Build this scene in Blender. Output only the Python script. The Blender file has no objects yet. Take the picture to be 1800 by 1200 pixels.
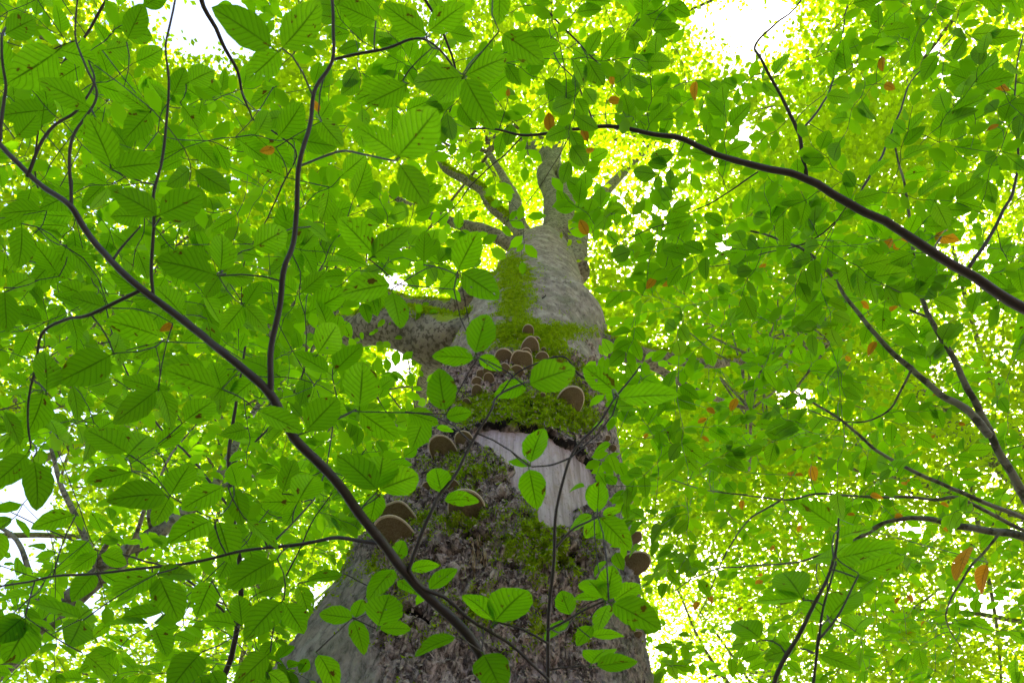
import bpy, math, random
import numpy as np
from mathutils import Vector, Matrix
from mathutils.bvhtree import BVHTree

random.seed(7)
RNG = np.random.default_rng(11)
scene = bpy.context.scene
COL = scene.collection

# ------------------------------------------------------------------ camera
CAM = np.array((0.0, 0.0, 1.6))
PITCH = math.radians(66)
FPX = 1200.0                                   # focal length in photo pixels (24 mm lens)
FWD = np.array((0, math.cos(PITCH), math.sin(PITCH)))
UPV = np.array((0, -math.sin(PITCH), math.cos(PITCH)))
RGT = np.array((1.0, 0, 0))
cd = bpy.data.cameras.new('camera')
cam = bpy.data.objects.new('camera', cd)
COL.objects.link(cam)
cam.location = CAM
cam.rotation_euler = (math.radians(90) + PITCH, 0, 0)
cd.sensor_width = 36.0
cd.lens = 24.0
cd.clip_start = 0.05
cd.clip_end = 3000
cd.dof.use_dof = True
cd.dof.focus_distance = 3.2
cd.dof.aperture_fstop = 11.0
scene.camera = cam

# ------------------------------------------------------------------ sky, sun, exposure
SUN_EL, SUN_AZ = math.radians(58), math.radians(35)     # azimuth clockwise from +Y
w = bpy.data.worlds.new('World')
scene.world = w
w.use_nodes = True
nt = w.node_tree
sky = nt.nodes.new('ShaderNodeTexSky')
sky.sky_type = 'NISHITA'
sky.sun_disc = False
sky.sun_elevation = SUN_EL
sky.sun_rotation = SUN_AZ
sky.air_density = 1.2
sky.dust_density = 6.0
nt.links.new(sky.outputs[0], nt.nodes['Background'].inputs[0])
nt.nodes['Background'].inputs[1].default_value = 0.15
sl = bpy.data.lights.new('sun', 'SUN')
sl.energy = 5.0
sl.angle = math.radians(0.6)
sl.color = (1.0, 0.95, 0.86)
sun = bpy.data.objects.new('sun', sl)
COL.objects.link(sun)
sdir = Vector((math.sin(SUN_AZ) * math.cos(SUN_EL), math.cos(SUN_AZ) * math.cos(SUN_EL), math.sin(SUN_EL)))
sun.rotation_euler = sdir.to_track_quat('Z', 'Y').to_euler()
sun.location = (0, 0, 40)
vs = scene.view_settings
vs.view_transform = 'Standard'
vs.look = 'None'
vs.exposure = 1.92
vs.gamma = 1.0
vs.use_curve_mapping = False
cy = scene.cycles
cy.use_denoising = True
cy.max_bounces = 10
cy.diffuse_bounces = 8
cy.glossy_bounces = 2
cy.transmission_bounces = 4
cy.transparent_max_bounces = 6
cy.sample_clamp_indirect = 6.0
cy.use_adaptive_sampling = True
cy.adaptive_threshold = 0.02


# ------------------------------------------------------------------ helpers
def P(px, py, d):
    """point at photo pixel px,py and depth d (metres along the view axis)"""
    return CAM + d * (FWD + RGT * ((px - 900) / FPX) + UPV * ((600 - py) / FPX))


def project(V):
    D = V - CAM
    dep = D @ FWD
    dep = np.where(np.abs(dep) < 1e-6, 1e-6, dep)
    return 900 + FPX * (D @ RGT) / dep, 600 - FPX * (D @ UPV) / dep, dep


def _h(ix, iy, iz):
    n = (ix.astype(np.int64) * 374761393 + iy.astype(np.int64) * 668265263 + iz.astype(np.int64) * 2147483647) & 0xffffffff
    n = ((n ^ (n >> 13)) * 1274126177) & 0xffffffff
    n = ((n ^ (n >> 16)) * 2246822519) & 0xffffffff
    return ((n ^ (n >> 15)) & 0xffffff) / float(0xffffff)


def vnoise(Pt):
    i = np.floor(Pt).astype(np.int64)
    f = Pt - i
    f = f * f * (3 - 2 * f)
    x, y, z = i[:, 0], i[:, 1], i[:, 2]
    fx, fy, fz = f[:, 0], f[:, 1], f[:, 2]
    r = 0
    for dx in (0, 1):
        for dy in (0, 1):
            for dz in (0, 1):
                wt = (fx if dx else 1 - fx) * (fy if dy else 1 - fy) * (fz if dz else 1 - fz)
                r = r + wt * _h(x + dx, y + dy, z + dz)
    return r


def fbm(Pt, sc, oct=4, seed=0.0):
    Pt = np.asarray(Pt) * np.asarray(sc) + seed
    a, s, r = 0.5, 0.0, 0.0
    for k in range(oct):
        r = r + a * vnoise(Pt + k * 17.3)
        s += a
        a *= 0.5
        Pt = Pt * 2.03
    return r / s


def in_poly(x, y, poly):
    inside = np.zeros(x.shape, bool)
    n = len(poly)
    for i in range(n):
        x0, y0 = poly[i]
        x1, y1 = poly[(i + 1) % n]
        c = ((y0 > y) != (y1 > y)) & (x < (x1 - x0) * (y - y0) / (y1 - y0 + 1e-9) + x0)
        inside ^= c
    return inside


def seg_dist(x, y, poly, closed=True):
    d = np.full(x.shape, 1e9)
    n = len(poly)
    for i in range(n if closed else n - 1):
        x0, y0 = poly[i]
        x1, y1 = poly[(i + 1) % n]
        vx, vy = x1 - x0, y1 - y0
        t = np.clip(((x - x0) * vx + (y - y0) * vy) / (vx * vx + vy * vy + 1e-9), 0, 1)
        d = np.minimum(d, np.hypot(x - x0 - t * vx, y - y0 - t * vy))
    return d


def sstep(a, b, x):
    t = np.clip((x - a) / (b - a), 0, 1)
    return t * t * (3 - 2 * t)


def mesh_np(name, V, F, mat=None, smooth=True, uv=None, attrs=None):
    """V (n,3), F (m,k) with one polygon size"""
    V = np.asarray(V, np.float32)
    F = np.asarray(F, np.int32)
    me = bpy.data.meshes.new(name)
    m, k = F.shape
    me.vertices.add(len(V))
    me.vertices.foreach_set('co', V.ravel())
    me.loops.add(m * k)
    me.loops.foreach_set('vertex_index', F.ravel())
    me.polygons.add(m)
    me.polygons.foreach_set('loop_start', np.arange(0, m * k, k, dtype=np.int32))
    me.polygons.foreach_set('loop_total', np.full(m, k, np.int32))
    if smooth:
        me.polygons.foreach_set('use_smooth', np.ones(m, bool))
    if uv is not None:
        l = me.uv_layers.new(name='UVMap')
        l.data.foreach_set('uv', np.asarray(uv, np.float32)[F.ravel()].ravel())
    for an, av in (attrs or {}).items():
        a = me.attributes.new(an, 'FLOAT', 'POINT')
        a.data.foreach_set('value', np.asarray(av, np.float32))
    me.update(calc_edges=True)
    if mat:
        me.materials.append(mat)
    return me


def link(name, data, parent=None, **props):
    o = bpy.data.objects.new(name, data)
    COL.objects.link(o)
    if parent is not None:
        o.parent = parent
    for k, v in props.items():
        o[k] = v
    return o


def thing(name, loc, label, cat, group=None):
    o = bpy.data.objects.new(name, None)
    COL.objects.link(o)
    o.location = loc
    o.empty_display_size = 0.1
    o['label'] = label
    o['category'] = cat
    if group:
        o['group'] = group
    return o


def child(name, me, parent, mw=None, **props):
    """mesh given in world coordinates, parented to an unrotated Empty"""
    o = link(name, me, parent, **props)
    o.matrix_parent_inverse = Matrix.Translation(-PARENT_LOC[parent.name]) if parent.name in PARENT_LOC else Matrix()
    if mw is not None:
        o.matrix_basis = mw
    return o


PARENT_LOC = {}


def root(name, loc, label, cat, group=None):
    o = thing(name, loc, label, cat, group)
    PARENT_LOC[o.name] = Vector(loc)
    return o


def catmull(pts, n):
    """pts (k,4) xyz+radius -> resampled rows"""
    pts = np.asarray(pts, float)
    k = len(pts)
    if k == 2:
        t = np.linspace(0, 1, n)[:, None]
        return pts[0] * (1 - t) + pts[1] * t
    ext = np.vstack([2 * pts[0] - pts[1], pts, 2 * pts[-1] - pts[-2]])
    out = []
    for s in np.linspace(0, k - 1 - 1e-6, n):
        i = int(s)
        t = s - i
        p0, p1, p2, p3 = ext[i:i + 4]
        out.append(0.5 * ((2 * p1) + (-p0 + p2) * t + (2 * p0 - 5 * p1 + 4 * p2 - p3) * t * t + (-p0 + 3 * p1 - 3 * p2 + p3) * t ** 3))
    out = np.array(out)
    out[:, 3] = np.maximum(out[:, 3], pts[:, 3].min() * 0.8)
    return out


class Tubes:
    def __init__(self):
        self.V, self.F, self.n = [], [], 0

    def add(self, rows, sides=6, knob=0.0, seed=0.0):
        rows = np.asarray(rows, float)
        c, r = rows[:, :3], rows[:, 3]
        m = len(c)
        T = np.gradient(c, axis=0)
        T /= np.linalg.norm(T, axis=1)[:, None] + 1e-12
        a = np.array((0, 0, 1.0)) if abs(T[0, 2]) < 0.9 else np.array((1.0, 0, 0))
        N = np.zeros_like(c)
        nv = np.cross(T[0], a)
        for i in range(m):
            nv = nv - T[i] * (nv @ T[i])
            nv /= np.linalg.norm(nv) + 1e-12
            N[i] = nv
        B = np.cross(T, N)
        an = np.linspace(0, 2 * math.pi, sides, endpoint=False)
        ring = (np.cos(an)[None, :, None] * N[:, None, :] + np.sin(an)[None, :, None] * B[:, None, :])
        V = (c[:, None, :] + ring * r[:, None, None]).reshape(-1, 3)
        if knob:
            nz = fbm(V, 1.0 / max(r.mean() * 1.6, 1e-4), 3, seed) - 0.5
            V = V + ring.reshape(-1, 3) * (nz * knob * np.repeat(r, sides))[:, None]
        i, j = np.meshgrid(np.arange(m - 1), np.arange(sides), indexing='ij')
        i, j = i.ravel(), j.ravel()
        j2 = (j + 1) % sides
        F = np.stack([i * sides + j, i * sides + j2, (i + 1) * sides + j2, (i + 1) * sides + j], 1)
        # end caps as fans of quads with a centre vertex repeated are avoided: close with a tip vertex
        tip = len(V)
        V = np.vstack([V, c[-1] + T[-1] * r[-1] * 0.7])
        jj = np.arange(sides)
        q = (m - 1) * sides
        F2 = np.stack([q + jj, q + (jj + 1) % sides, np.full(sides, tip), np.full(sides, tip)], 1)
        st = len(V)
        V = np.vstack([V, c[0] - T[0] * r[0] * 0.5])
        F2 = np.vstack([F2, np.stack([jj, np.full(sides, st), (jj + 1) % sides, (jj + 1) % sides], 1)])
        self.tri = getattr(self, 'tri', [])
        self.V.append(V)
        self.F.append(F + self.n)
        self.tri.append(F2[:, :3] + self.n)
        self.n += len(V)

    def build(self, name, mat):
        V = np.vstack(self.V)
        Q = np.vstack(self.F)
        T = np.vstack(self.tri)
        F = np.vstack([Q[:, [0, 1, 2]], Q[:, [0, 2, 3]], T])
        return mesh_np(name, V, F, mat)


# ------------------------------------------------------------------ materials
def mat(name):
    m = bpy.data.materials.new(name)
    m.use_nodes = True
    t = m.node_tree
    for n in list(t.nodes):
        t.nodes.remove(n)
    return m, t, t.nodes, t.links


class G:
    """tiny node-graph helper"""
    def __init__(self, name):
        self.m, self.t, self.n, self.l = mat(name)
        self.out = self.n.new('ShaderNodeOutputMaterial')

    def node(self, typ, ins=None, **kw):
        x = self.n.new(typ)
        for k, v in kw.items():
            setattr(x, k, v)
        for k, v in (ins or {}).items():
            s = x.inputs[k]
            if hasattr(v, 'links') or isinstance(v, bpy.types.NodeSocket):
                self.l.new(v, s)
            else:
                s.default_value = v
        return x

    def math(self, op, a, b=0.0, c=None, clamp=False):
        ins = {0: a, 1: b}
        if c is not None:
            ins[2] = c
        return self.node('ShaderNodeMath', ins, operation=op, use_clamp=clamp).outputs[0]

    def ramp(self, f, a, b, lo=0.0, hi=1.0):
        return self.node('ShaderNodeMapRange', {0: f, 1: a, 2: b, 3: lo, 4: hi}, interpolation_type='SMOOTHSTEP').outputs[0]

    def mix(self, f, a, b):
        x = self.node('ShaderNodeMix', data_type='RGBA')
        for k, v in ((0, f), (6, a), (7, b)):
            if isinstance(v, bpy.types.NodeSocket):
                self.l.new(v, x.inputs[k])
            else:
                x.inputs[k].default_value = v if k == 0 else (*v, 1)
        return x.outputs[2]

    def noise(self, vec, scale, detail=4, rough=0.55, dist=0.0):
        return self.node('ShaderNodeTexNoise', {'Vector': vec, 'Scale': scale, 'Detail': detail, 'Roughness': rough, 'Distortion': dist}).outputs[0]

    def attr(self, name):
        return self.node('ShaderNodeAttribute', attribute_name=name).outputs['Fac']

    def bump(self, h, dist, strength=1.0):
        return self.node('ShaderNodeBump', {'Height': h, 'Distance': dist, 'Strength': strength}).outputs[0]

    def finish(self, shader):
        self.l.new(shader, self.out.inputs[0])
        return self.m


def leaf_material(name, dark, light, trans, veins=True, spots=0.5, holes=False, per_object=True, brown=False, trans_fac=0.68):
    g = G(name)
    if per_object:
        oi = g.node('ShaderNodeObjectInfo')
        rnd = oi.outputs['Random']
    else:
        rnd = g.attr('rnd')
    col = g.mix(rnd, dark, light)
    tcol = g.mix(rnd, tuple(c * 0.68 for c in trans), tuple(min(1, c * f) for c, f in zip(trans, (1.3, 1.18, 1.2))))
    h = None
    sub = None
    if veins:
        uv = g.node('ShaderNodeUVMap').outputs[0]
        sp = g.node('ShaderNodeSeparateXYZ', {0: uv})
        u = g.math('ABSOLUTE', g.math('MULTIPLY', g.math('SUBTRACT', sp.outputs[0], 0.5), 2.0))
        v = sp.outputs[1]
        s = g.math('SUBTRACT', v, g.math('MULTIPLY', u, 0.26))
        fr = g.math('FRACT', g.math('MULTIPLY', s, 9.0))
        tri = g.math('ABSOLUTE', g.math('SUBTRACT', fr, 0.5))
        lat = g.ramp(tri, 0.16, 0.0)
        mid = g.ramp(u, 0.075, 0.02)
        vein = g.math('MAXIMUM', g.math('MULTIPLY', lat, 0.55), mid)
        col = g.mix(vein, col, tuple(c * 0.75 for c in light))
        tcol = g.mix(g.math('MULTIPLY', vein, 0.9), tcol, tuple(c * 0.18 for c in trans))
        h = g.math('ADD', g.math('MULTIPLY', tri, 1.0), g.math('MULTIPLY', vein, -0.8))
        if per_object:
            off = g.node('ShaderNodeCombineXYZ', {0: g.math('MULTIPLY', rnd, 57.0), 1: g.math('MULTIPLY', rnd, 91.0), 2: 0.0}).outputs[0]
            vec = g.node('ShaderNodeVectorMath', {0: uv, 1: off}, operation='ADD').outputs[0]
            n1 = g.noise(vec, 2.6, 3, 0.6)
            sub = g.ramp(n1, 0.69 - 0.06 * spots, 0.72 - 0.06 * spots)
            bc = (0.10, 0.035, 0.012)
            col = g.mix(sub, col, bc)
            tcol = g.mix(sub, tcol, (0.10, 0.028, 0.004))
            mot = g.noise(vec, 7.0, 4, 0.6)
            tcol = g.mix(g.math('MULTIPLY', g.ramp(mot, 0.3, 0.75), 0.35), tcol, tuple(c * 0.6 for c in trans))
    dif = g.node('ShaderNodeBsdfDiffuse', {'Color': col})
    tr = g.node('ShaderNodeBsdfTranslucent', {'Color': tcol})
    sh = g.node('ShaderNodeMixShader', {0: trans_fac, 1: dif.outputs[0], 2: tr.outputs[0]})
    gl = g.node('ShaderNodeBsdfGlossy', {'Color': (1, 1, 1, 1), 'Roughness': 0.42})
    sh2 = g.node('ShaderNodeMixShader', {0: 0.012, 1: sh.outputs[0], 2: gl.outputs[0]})
    if h is not None:
        b = g.bump(h, 0.0012, 0.5)
        for x in (dif, tr, gl):
            g.l.new(b, x.inputs['Normal'])
    res = sh2.outputs[0]
    if holes and sub is not None:
        n2 = g.noise(vec, 6.5, 2, 0.5)
        hole = g.math('MULTIPLY', g.ramp(n2, 0.705, 0.715), g.math('GREATER_THAN', rnd, 0.35))
        tp = g.node('ShaderNodeBsdfTransparent')
        res = g.node('ShaderNodeMixShader', {0: hole, 1: res, 2: tp.outputs[0]}).outputs[0]
    return g.finish(res)


LEAF_NEAR = leaf_material('beech_leaf', (0.028, 0.085, 0.004), (0.045, 0.105, 0.005), (0.26, 0.62, 0.002), True, 1.0, True)
LEAF_MID = leaf_material('beech_leaf_small', (0.028, 0.085, 0.004), (0.05, 0.11, 0.005), (0.27, 0.65, 0.002), True, 0.4, False)
LEAF_MASS = leaf_material('beech_leaf_mass', (0.03, 0.085, 0.004), (0.055, 0.11, 0.005), (0.29, 0.66, 0.002), False, per_object=False)
LEAF_CROWN = leaf_material('beech_leaf_crown', (0.045, 0.095, 0.004), (0.075, 0.115, 0.006), (0.50, 0.74, 0.003), False, per_object=False)
LEAF_ORANGE = leaf_material('autumn_leaf', (0.20, 0.075, 0.012), (0.28, 0.13, 0.015), (0.85, 0.36, 0.012), True, 0.7, True)


def bark_twig():
    g = G('twig_bark')
    tc = g.node('ShaderNodeTexCoord').outputs['Object']
    n = g.noise(tc, 60, 4)
    c = g.mix(n, (0.012, 0.008, 0.008), (0.045, 0.034, 0.030))
    b = g.node('ShaderNodeBsdfPrincipled', {'Base Color': c, 'Roughness': 0.6, 'Normal': g.bump(n, 0.002, 0.6)})
    return g.finish(b.outputs[0])


def bark_grey(name='beech_bark', moss=True):
    """smooth grey beech bark with lichen, moss on top of limbs"""
    g = G(name)
    tc = g.node('ShaderNodeTexCoord').outputs['Object']
    n1 = g.noise(tc, 5, 5, 0.6)
    n2 = g.noise(tc, 28, 5, 0.6)
    n3 = g.noise(tc, 110, 4, 0.6)
    c = g.mix(g.ramp(n1, 0.3, 0.7), (0.115, 0.12, 0.095), (0.26, 0.265, 0.225))
    c = g.mix(g.math('MULTIPLY', g.ramp(n2, 0.5, 0.68), 0.6), c, (0.19, 0.22, 0.12))
    c = g.mix(g.math('MULTIPLY', g.ramp(n2, 0.54, 0.40), 0.85), c, (0.05, 0.055, 0.035))
    h = g.math('ADD', g.math('MULTIPLY', n2, 0.6), g.math('MULTIPLY', n3, 0.4))
    if moss:
        nrm = g.node('ShaderNodeNewGeometry').outputs['Normal']
        d = g.node('ShaderNodeVectorMath', {0: nrm, 1: (0.0, -0.75, 0.66)}, operation='DOT_PRODUCT').outputs['Value']
        mk = g.ramp(g.math('ADD', d, g.math('MULTIPLY', g.math('SUBTRACT', n1, 0.5), 1.3)), 0.56, 0.72)
        mc = g.mix(n3, (0.09, 0.16, 0.006), (0.26, 0.39, 0.015))
        c = g.mix(mk, c, mc)
    b = g.node('ShaderNodeBsdfPrincipled', {'Base Color': c, 'Roughness': 0.85, 'Specular IOR Level': 0.25, 'Normal': g.bump(h, 0.012, 0.7)})
    return g.finish(b.outputs[0])


def trunk_material():
    g = G('old_beech_trunk')
    tc = g.node('ShaderNodeTexCoord').outputs['Object']
    sc = g.node('ShaderNodeMapping', {'Vector': tc, 'Scale': (1.0, 1.0, 0.45)}).outputs[0]
    rough, moss, rot_undercut = g.attr('rough'), g.attr('moss'), g.attr('rot_undercut')
    n0 = g.noise(tc, 2.3, 4, 0.6)
    n1 = g.noise(tc, 9, 5, 0.65)
    n2 = g.noise(sc, 38, 6, 0.7, 0.4)
    n3 = g.noise(tc, 140, 4, 0.7)
    smooth = g.mix(g.ramp(n1, 0.3, 0.7), (0.16, 0.15, 0.135), (0.34, 0.315, 0.29))
    smooth = g.mix(g.math('MULTIPLY', g.ramp(n0, 0.5, 0.66), 0.7), smooth, (0.17, 0.20, 0.13))
    smooth = g.mix(g.math('MULTIPLY', g.ramp(n2, 0.50, 0.34), 0.75), smooth, (0.075, 0.075, 0.055))
    smooth = g.mix(g.math('MULTIPLY', g.ramp(n1, 0.54, 0.64), 0.5), smooth, (0.36, 0.38, 0.33))
    rg = g.mix(g.ramp(n2, 0.40, 0.64), (0.040, 0.028, 0.027), (0.46, 0.37, 0.34))
    rg = g.mix(g.math('MULTIPLY', g.ramp(n1, 0.52, 0.68), 0.55), rg, (0.27, 0.23, 0.26))
    rg = g.mix(g.math('MULTIPLY', g.ramp(n3, 0.5, 0.75), 0.4), rg, (0.42, 0.35, 0.28))
    c = g.mix(rough, smooth, rg)
    mc = g.mix(g.ramp(n3, 0.3, 0.7), (0.11, 0.18, 0.006), (0.30, 0.43, 0.015))
    mk = g.ramp(g.math('ADD', moss, g.math('MULTIPLY', g.math('SUBTRACT', n2, 0.5), 1.1)), 0.42, 0.62)
    c = g.mix(mk, c, mc)
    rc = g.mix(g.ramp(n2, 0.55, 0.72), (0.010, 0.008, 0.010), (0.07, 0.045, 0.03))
    c = g.mix(g.ramp(rot_undercut, 0.25, 0.6), c, rc)
    h = g.math('ADD', g.math('MULTIPLY', n2, 0.7), g.math('MULTIPLY', n3, 0.3))
    b = g.node('ShaderNodeBsdfPrincipled', {'Base Color': c, 'Roughness': 0.88, 'Specular IOR Level': 0.25, 'Normal': g.bump(h, 0.02, 0.9)})
    return g.finish(b.outputs[0])


def wood_material():
    g = G('weathered_bare_wood')
    tc = g.node('ShaderNodeTexCoord').outputs['Object']
    sc = g.node('ShaderNodeMapping', {'Vector': tc, 'Scale': (1.0, 1.0, 0.07)}).outputs[0]
    n1 = g.noise(sc, 55, 6, 0.65, 0.3)
    n2 = g.noise(tc, 7, 5, 0.6)
    n3 = g.noise(tc, 70, 4, 0.7)
    n4 = g.noise(sc, 14, 5, 0.6, 0.5)
    c = g.mix(g.ramp(n1, 0.3, 0.7), (0.26, 0.20, 0.21), (0.46, 0.375, 0.405))
    c = g.mix(g.math('MULTIPLY', g.ramp(n2, 0.5, 0.72), 0.6), c, (0.24, 0.15, 0.09))
    c = g.mix(g.math('MULTIPLY', g.ramp(n3, 0.56, 0.70), 0.75), c, (0.08, 0.06, 0.06))
    c = g.mix(g.math('MULTIPLY', g.ramp(n4, 0.52, 0.66), 0.65), c, (0.15, 0.10, 0.085))
    b = g.node('ShaderNodeBsdfPrincipled', {'Base Color': c, 'Roughness': 0.75, 'Normal': g.bump(n1, 0.006, 0.8)})
    return g.finish(b.outputs[0])


def simple(name, c1, c2, scale, rough=0.8, bumpd=0.003, detail=5):
    g = G(name)
    tc = g.node('ShaderNodeTexCoord').outputs['Object']
    n = g.noise(tc, scale, detail, 0.65)
    c = g.mix(g.ramp(n, 0.3, 0.7), c1, c2)
    b = g.node('ShaderNodeBsdfPrincipled', {'Base Color': c, 'Roughness': rough, 'Specular IOR Level': 0.2, 'Normal': g.bump(n, bumpd, 0.7)})
    return g.finish(b.outputs[0])


TWIG = bark_twig()
BARK = bark_grey()
BARK_PLAIN = bark_grey('young_beech_bark', False)
TRUNK = trunk_material()
WOOD = wood_material()
def moss_material():
    g = G('moss_tufts')
    tc = g.node('ShaderNodeTexCoord').outputs['Object']
    n = g.noise(tc, 35, 4)
    c = g.mix(g.ramp(n, .3, .7), (0.18, 0.31, 0.004), (0.40, 0.58, 0.012))
    d = g.node('ShaderNodeBsdfDiffuse', {'Color': c})
    t = g.node('ShaderNodeBsdfTranslucent', {'Color': c})
    return g.finish(g.node('ShaderNodeMixShader', {0: .5, 1: d.outputs[0], 2: t.outputs[0]}).outputs[0])


MOSS = moss_material()
FLAKE = simple('bark_flakes', (0.06, 0.045, 0.04), (0.42, 0.34, 0.30), 60, 0.9)
CAPM = simple('fungus_cap', (0.16, 0.12, 0.085), (0.34, 0.29, 0.23), 30, 0.8, 0.004)
POREM = simple('fungus_pores', (0.13, 0.10, 0.062), (0.22, 0.18, 0.115), 22, 0.9, 0.001)
RIMM = simple('fungus_rim', (0.42, 0.35, 0.26), (0.62, 0.55, 0.44), 40, 0.8, 0.001)
GROUND = simple('forest_floor', (0.08, 0.06, 0.042), (0.22, 0.165, 0.115), 9, 0.95, 0.02)

# ------------------------------------------------------------------ ground
gn = 90
gx = np.sign(np.linspace(-1, 1, gn)) * np.abs(np.linspace(-1, 1, gn)) ** 3 * 900
X, Y = np.meshgrid(gx, gx, indexing='ij')
Z = (fbm(np.stack([X.ravel(), Y.ravel(), 0 * X.ravel()], 1), 0.25, 3) - 0.5) * 0.35
Z *= np.exp(-((np.hypot(X, Y) / 300) ** 2)).ravel()
i, j = np.meshgrid(np.arange(gn - 1), np.arange(gn - 1), indexing='ij')
i, j = i.ravel(), j.ravel()
F = np.stack([i * gn + j, (i + 1) * gn + j, (i + 1) * gn + j + 1, i * gn + j + 1], 1)
link('ground', mesh_np('ground', np.stack([X.ravel(), Y.ravel(), Z - 0.06], 1), F, GROUND), kind='structure')

# ------------------------------------------------------------------ the old beech
TREE_LOC = (-0.37, 2.3, 0.0)
beech = root('beech_tree', TREE_LOC, 'massive old beech with mossy decaying bark, bare wood patch and shelf fungi', 'tree')


def axis_x(z):
    return -0.083 + 0.079 * (z - 3.7)


def axis_y(z):
    return 2.3 + 0.004 * z


ZK = [-0.4, 0.0, 0.6, 1.5, 2.6, 3.6, 5.0, 6.4, 7.0, 7.7, 8.4, 9.0, 9.4, 9.8, 10.3, 17.0, 20.0]
RK = [1.35, 1.10, 0.86, 0.72, 0.67, 0.635, 0.60, 0.575, 0.55, 0.485, 0.435, 0.385, 0.32, 0.22, 0.04, 0.04, 0.04]

th_f = np.linspace(-100, 100, 230)
th_b = np.linspace(100, 260, 42)[1:-1]
TH = np.radians(np.concatenate([th_f, th_b]))
NT = len(TH)
zz = np.concatenate([np.arange(-0.4, 2.7, 0.07), np.arange(2.7, 5.6, 0.0095), np.arange(5.6, 8.2, 0.017), np.arange(8.2, 10.31, 0.03)])
NZ = len(zz)
ZG, TG = np.meshgrid(zz, TH, indexing='ij')
ZG, TG = ZG.ravel(), TG.ravel()
DIR = np.stack([np.sin(TG), -np.cos(TG), 0 * TG], 1)        # theta 0 faces the camera
R0 = np.interp(ZG, ZK, RK)
CEN = np.stack([axis_x(ZG), axis_y(ZG), ZG], 1)
cyl = np.stack([np.sin(TG), np.cos(TG), ZG * 0.5], 1)
R0 = R0 * (1 + 0.16 * (fbm(cyl, (1.1, 1.1, 0.9), 2, 3.1) - 0.5))
# buttress flare on the left foot, swelling under the right-hand limb
R0 += 0.16 * np.exp(-((TG + 1.25) / 0.5) ** 2) * sstep(4.3, 2.9, ZG)
R0 += 0.10 * np.exp(-((TG - 0.9) / 0.55) ** 2) * np.exp(-((ZG - 6.7) / 0.45) ** 2)
R0 += 0.06 * np.exp(-((TG + 0.9) / 0.5) ** 2) * np.exp(-((ZG - 6.6) / 0.6) ** 2)
BASE = CEN + DIR * R0[:, None]
px, py, dep = project(BASE)
facing = ((CAM - BASE) * DIR).sum(1) > 0
wob = (fbm(BASE, 9, 3, 1.7) - 0.5)
wob2 = (fbm(BASE, 34, 3, 4.7) - 0.5)
pxw, pyw = px + wob * 34 + wob2 * 16, py + wob2 * 20 + (fbm(BASE, 9, 3, 8.7) - 0.5) * 16

BARE = [(836, 768), (833, 757), (870, 751), (910, 753), (955, 764), (1000, 784), (1040, 818), (1050, 845), (1030, 885), (1012, 912),
        (1000, 926), (946, 921), (934, 884), (902, 852), (897, 818), (864, 793)]
LEDGE = [(790, 764), (815, 757), (860, 748), (910, 751), (960, 764), (1005, 785), (1048, 822), (1066, 850)]
bd = seg_dist(pxw, pyw, BARE)
bd = np.where(in_poly(pxw, pyw, BARE), bd, -bd)
bd[~facing | (dep < 0)] = -1e3
bare = sstep(-3, 5, bd)
ld = seg_dist(px + wob * 10, py + wob2 * 14, LEDGE, False)
ledge_up = np.where(facing, np.exp(-(ld / 9) ** 2), 0)

rough = sstep(596, 640, py + wob * 90)
rough = np.maximum(rough, sstep(5.6, 4.6, ZG))
rough = np.where(facing, rough, 0.6)
rough *= 1 - 0.75 * sstep(690, 640, px + wob * 30) * sstep(930, 1010, py)      # sound grey bark on the flank
rough *= 1 - 0.45 * sstep(1040, 1075, px + wob * 20)


def blob(x, y, rx, ry):
    return np.exp(-(((px - x) / rx) ** 2 + ((py - y) / ry) ** 2))


moss = 0.12 * sstep(1080, 1030, px) * sstep(600, 660, py) + 0.95 * blob(905, 500, 36, 62) + 0.8 * blob(985, 582, 75, 15) + 0.75 * blob(880, 590, 70, 26) + 0.85 * blob(960, 620, 40, 40)
moss += 0.95 * blob(900, 722, 115, 34) + 0.6 * blob(990, 735, 60, 36) + 0.65 * blob(815, 825, 62, 36) + 0.45 * blob(770, 905, 90, 40)
moss += 0.5 * blob(925, 950, 90, 55) + 0.42 * blob(860, 1080, 160, 60) + 0.5 * blob(965, 985, 60, 26) + 0.3 * blob(680, 1000, 70, 70)
moss += 0.35 * blob(900, 545, 30, 16) + 0.35 * blob(1000, 660, 60, 30)
moss = np.where(facing, moss, 0.15) * 0.88 + 0.75 * (fbm(BASE, 11, 4, 2.2) - 0.5) + 0.65 * (fbm(BASE, (38, 38, 24), 3, 5.2) - 0.5)
moss = np.clip(moss, 0, 1) * (1 - bare)

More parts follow.
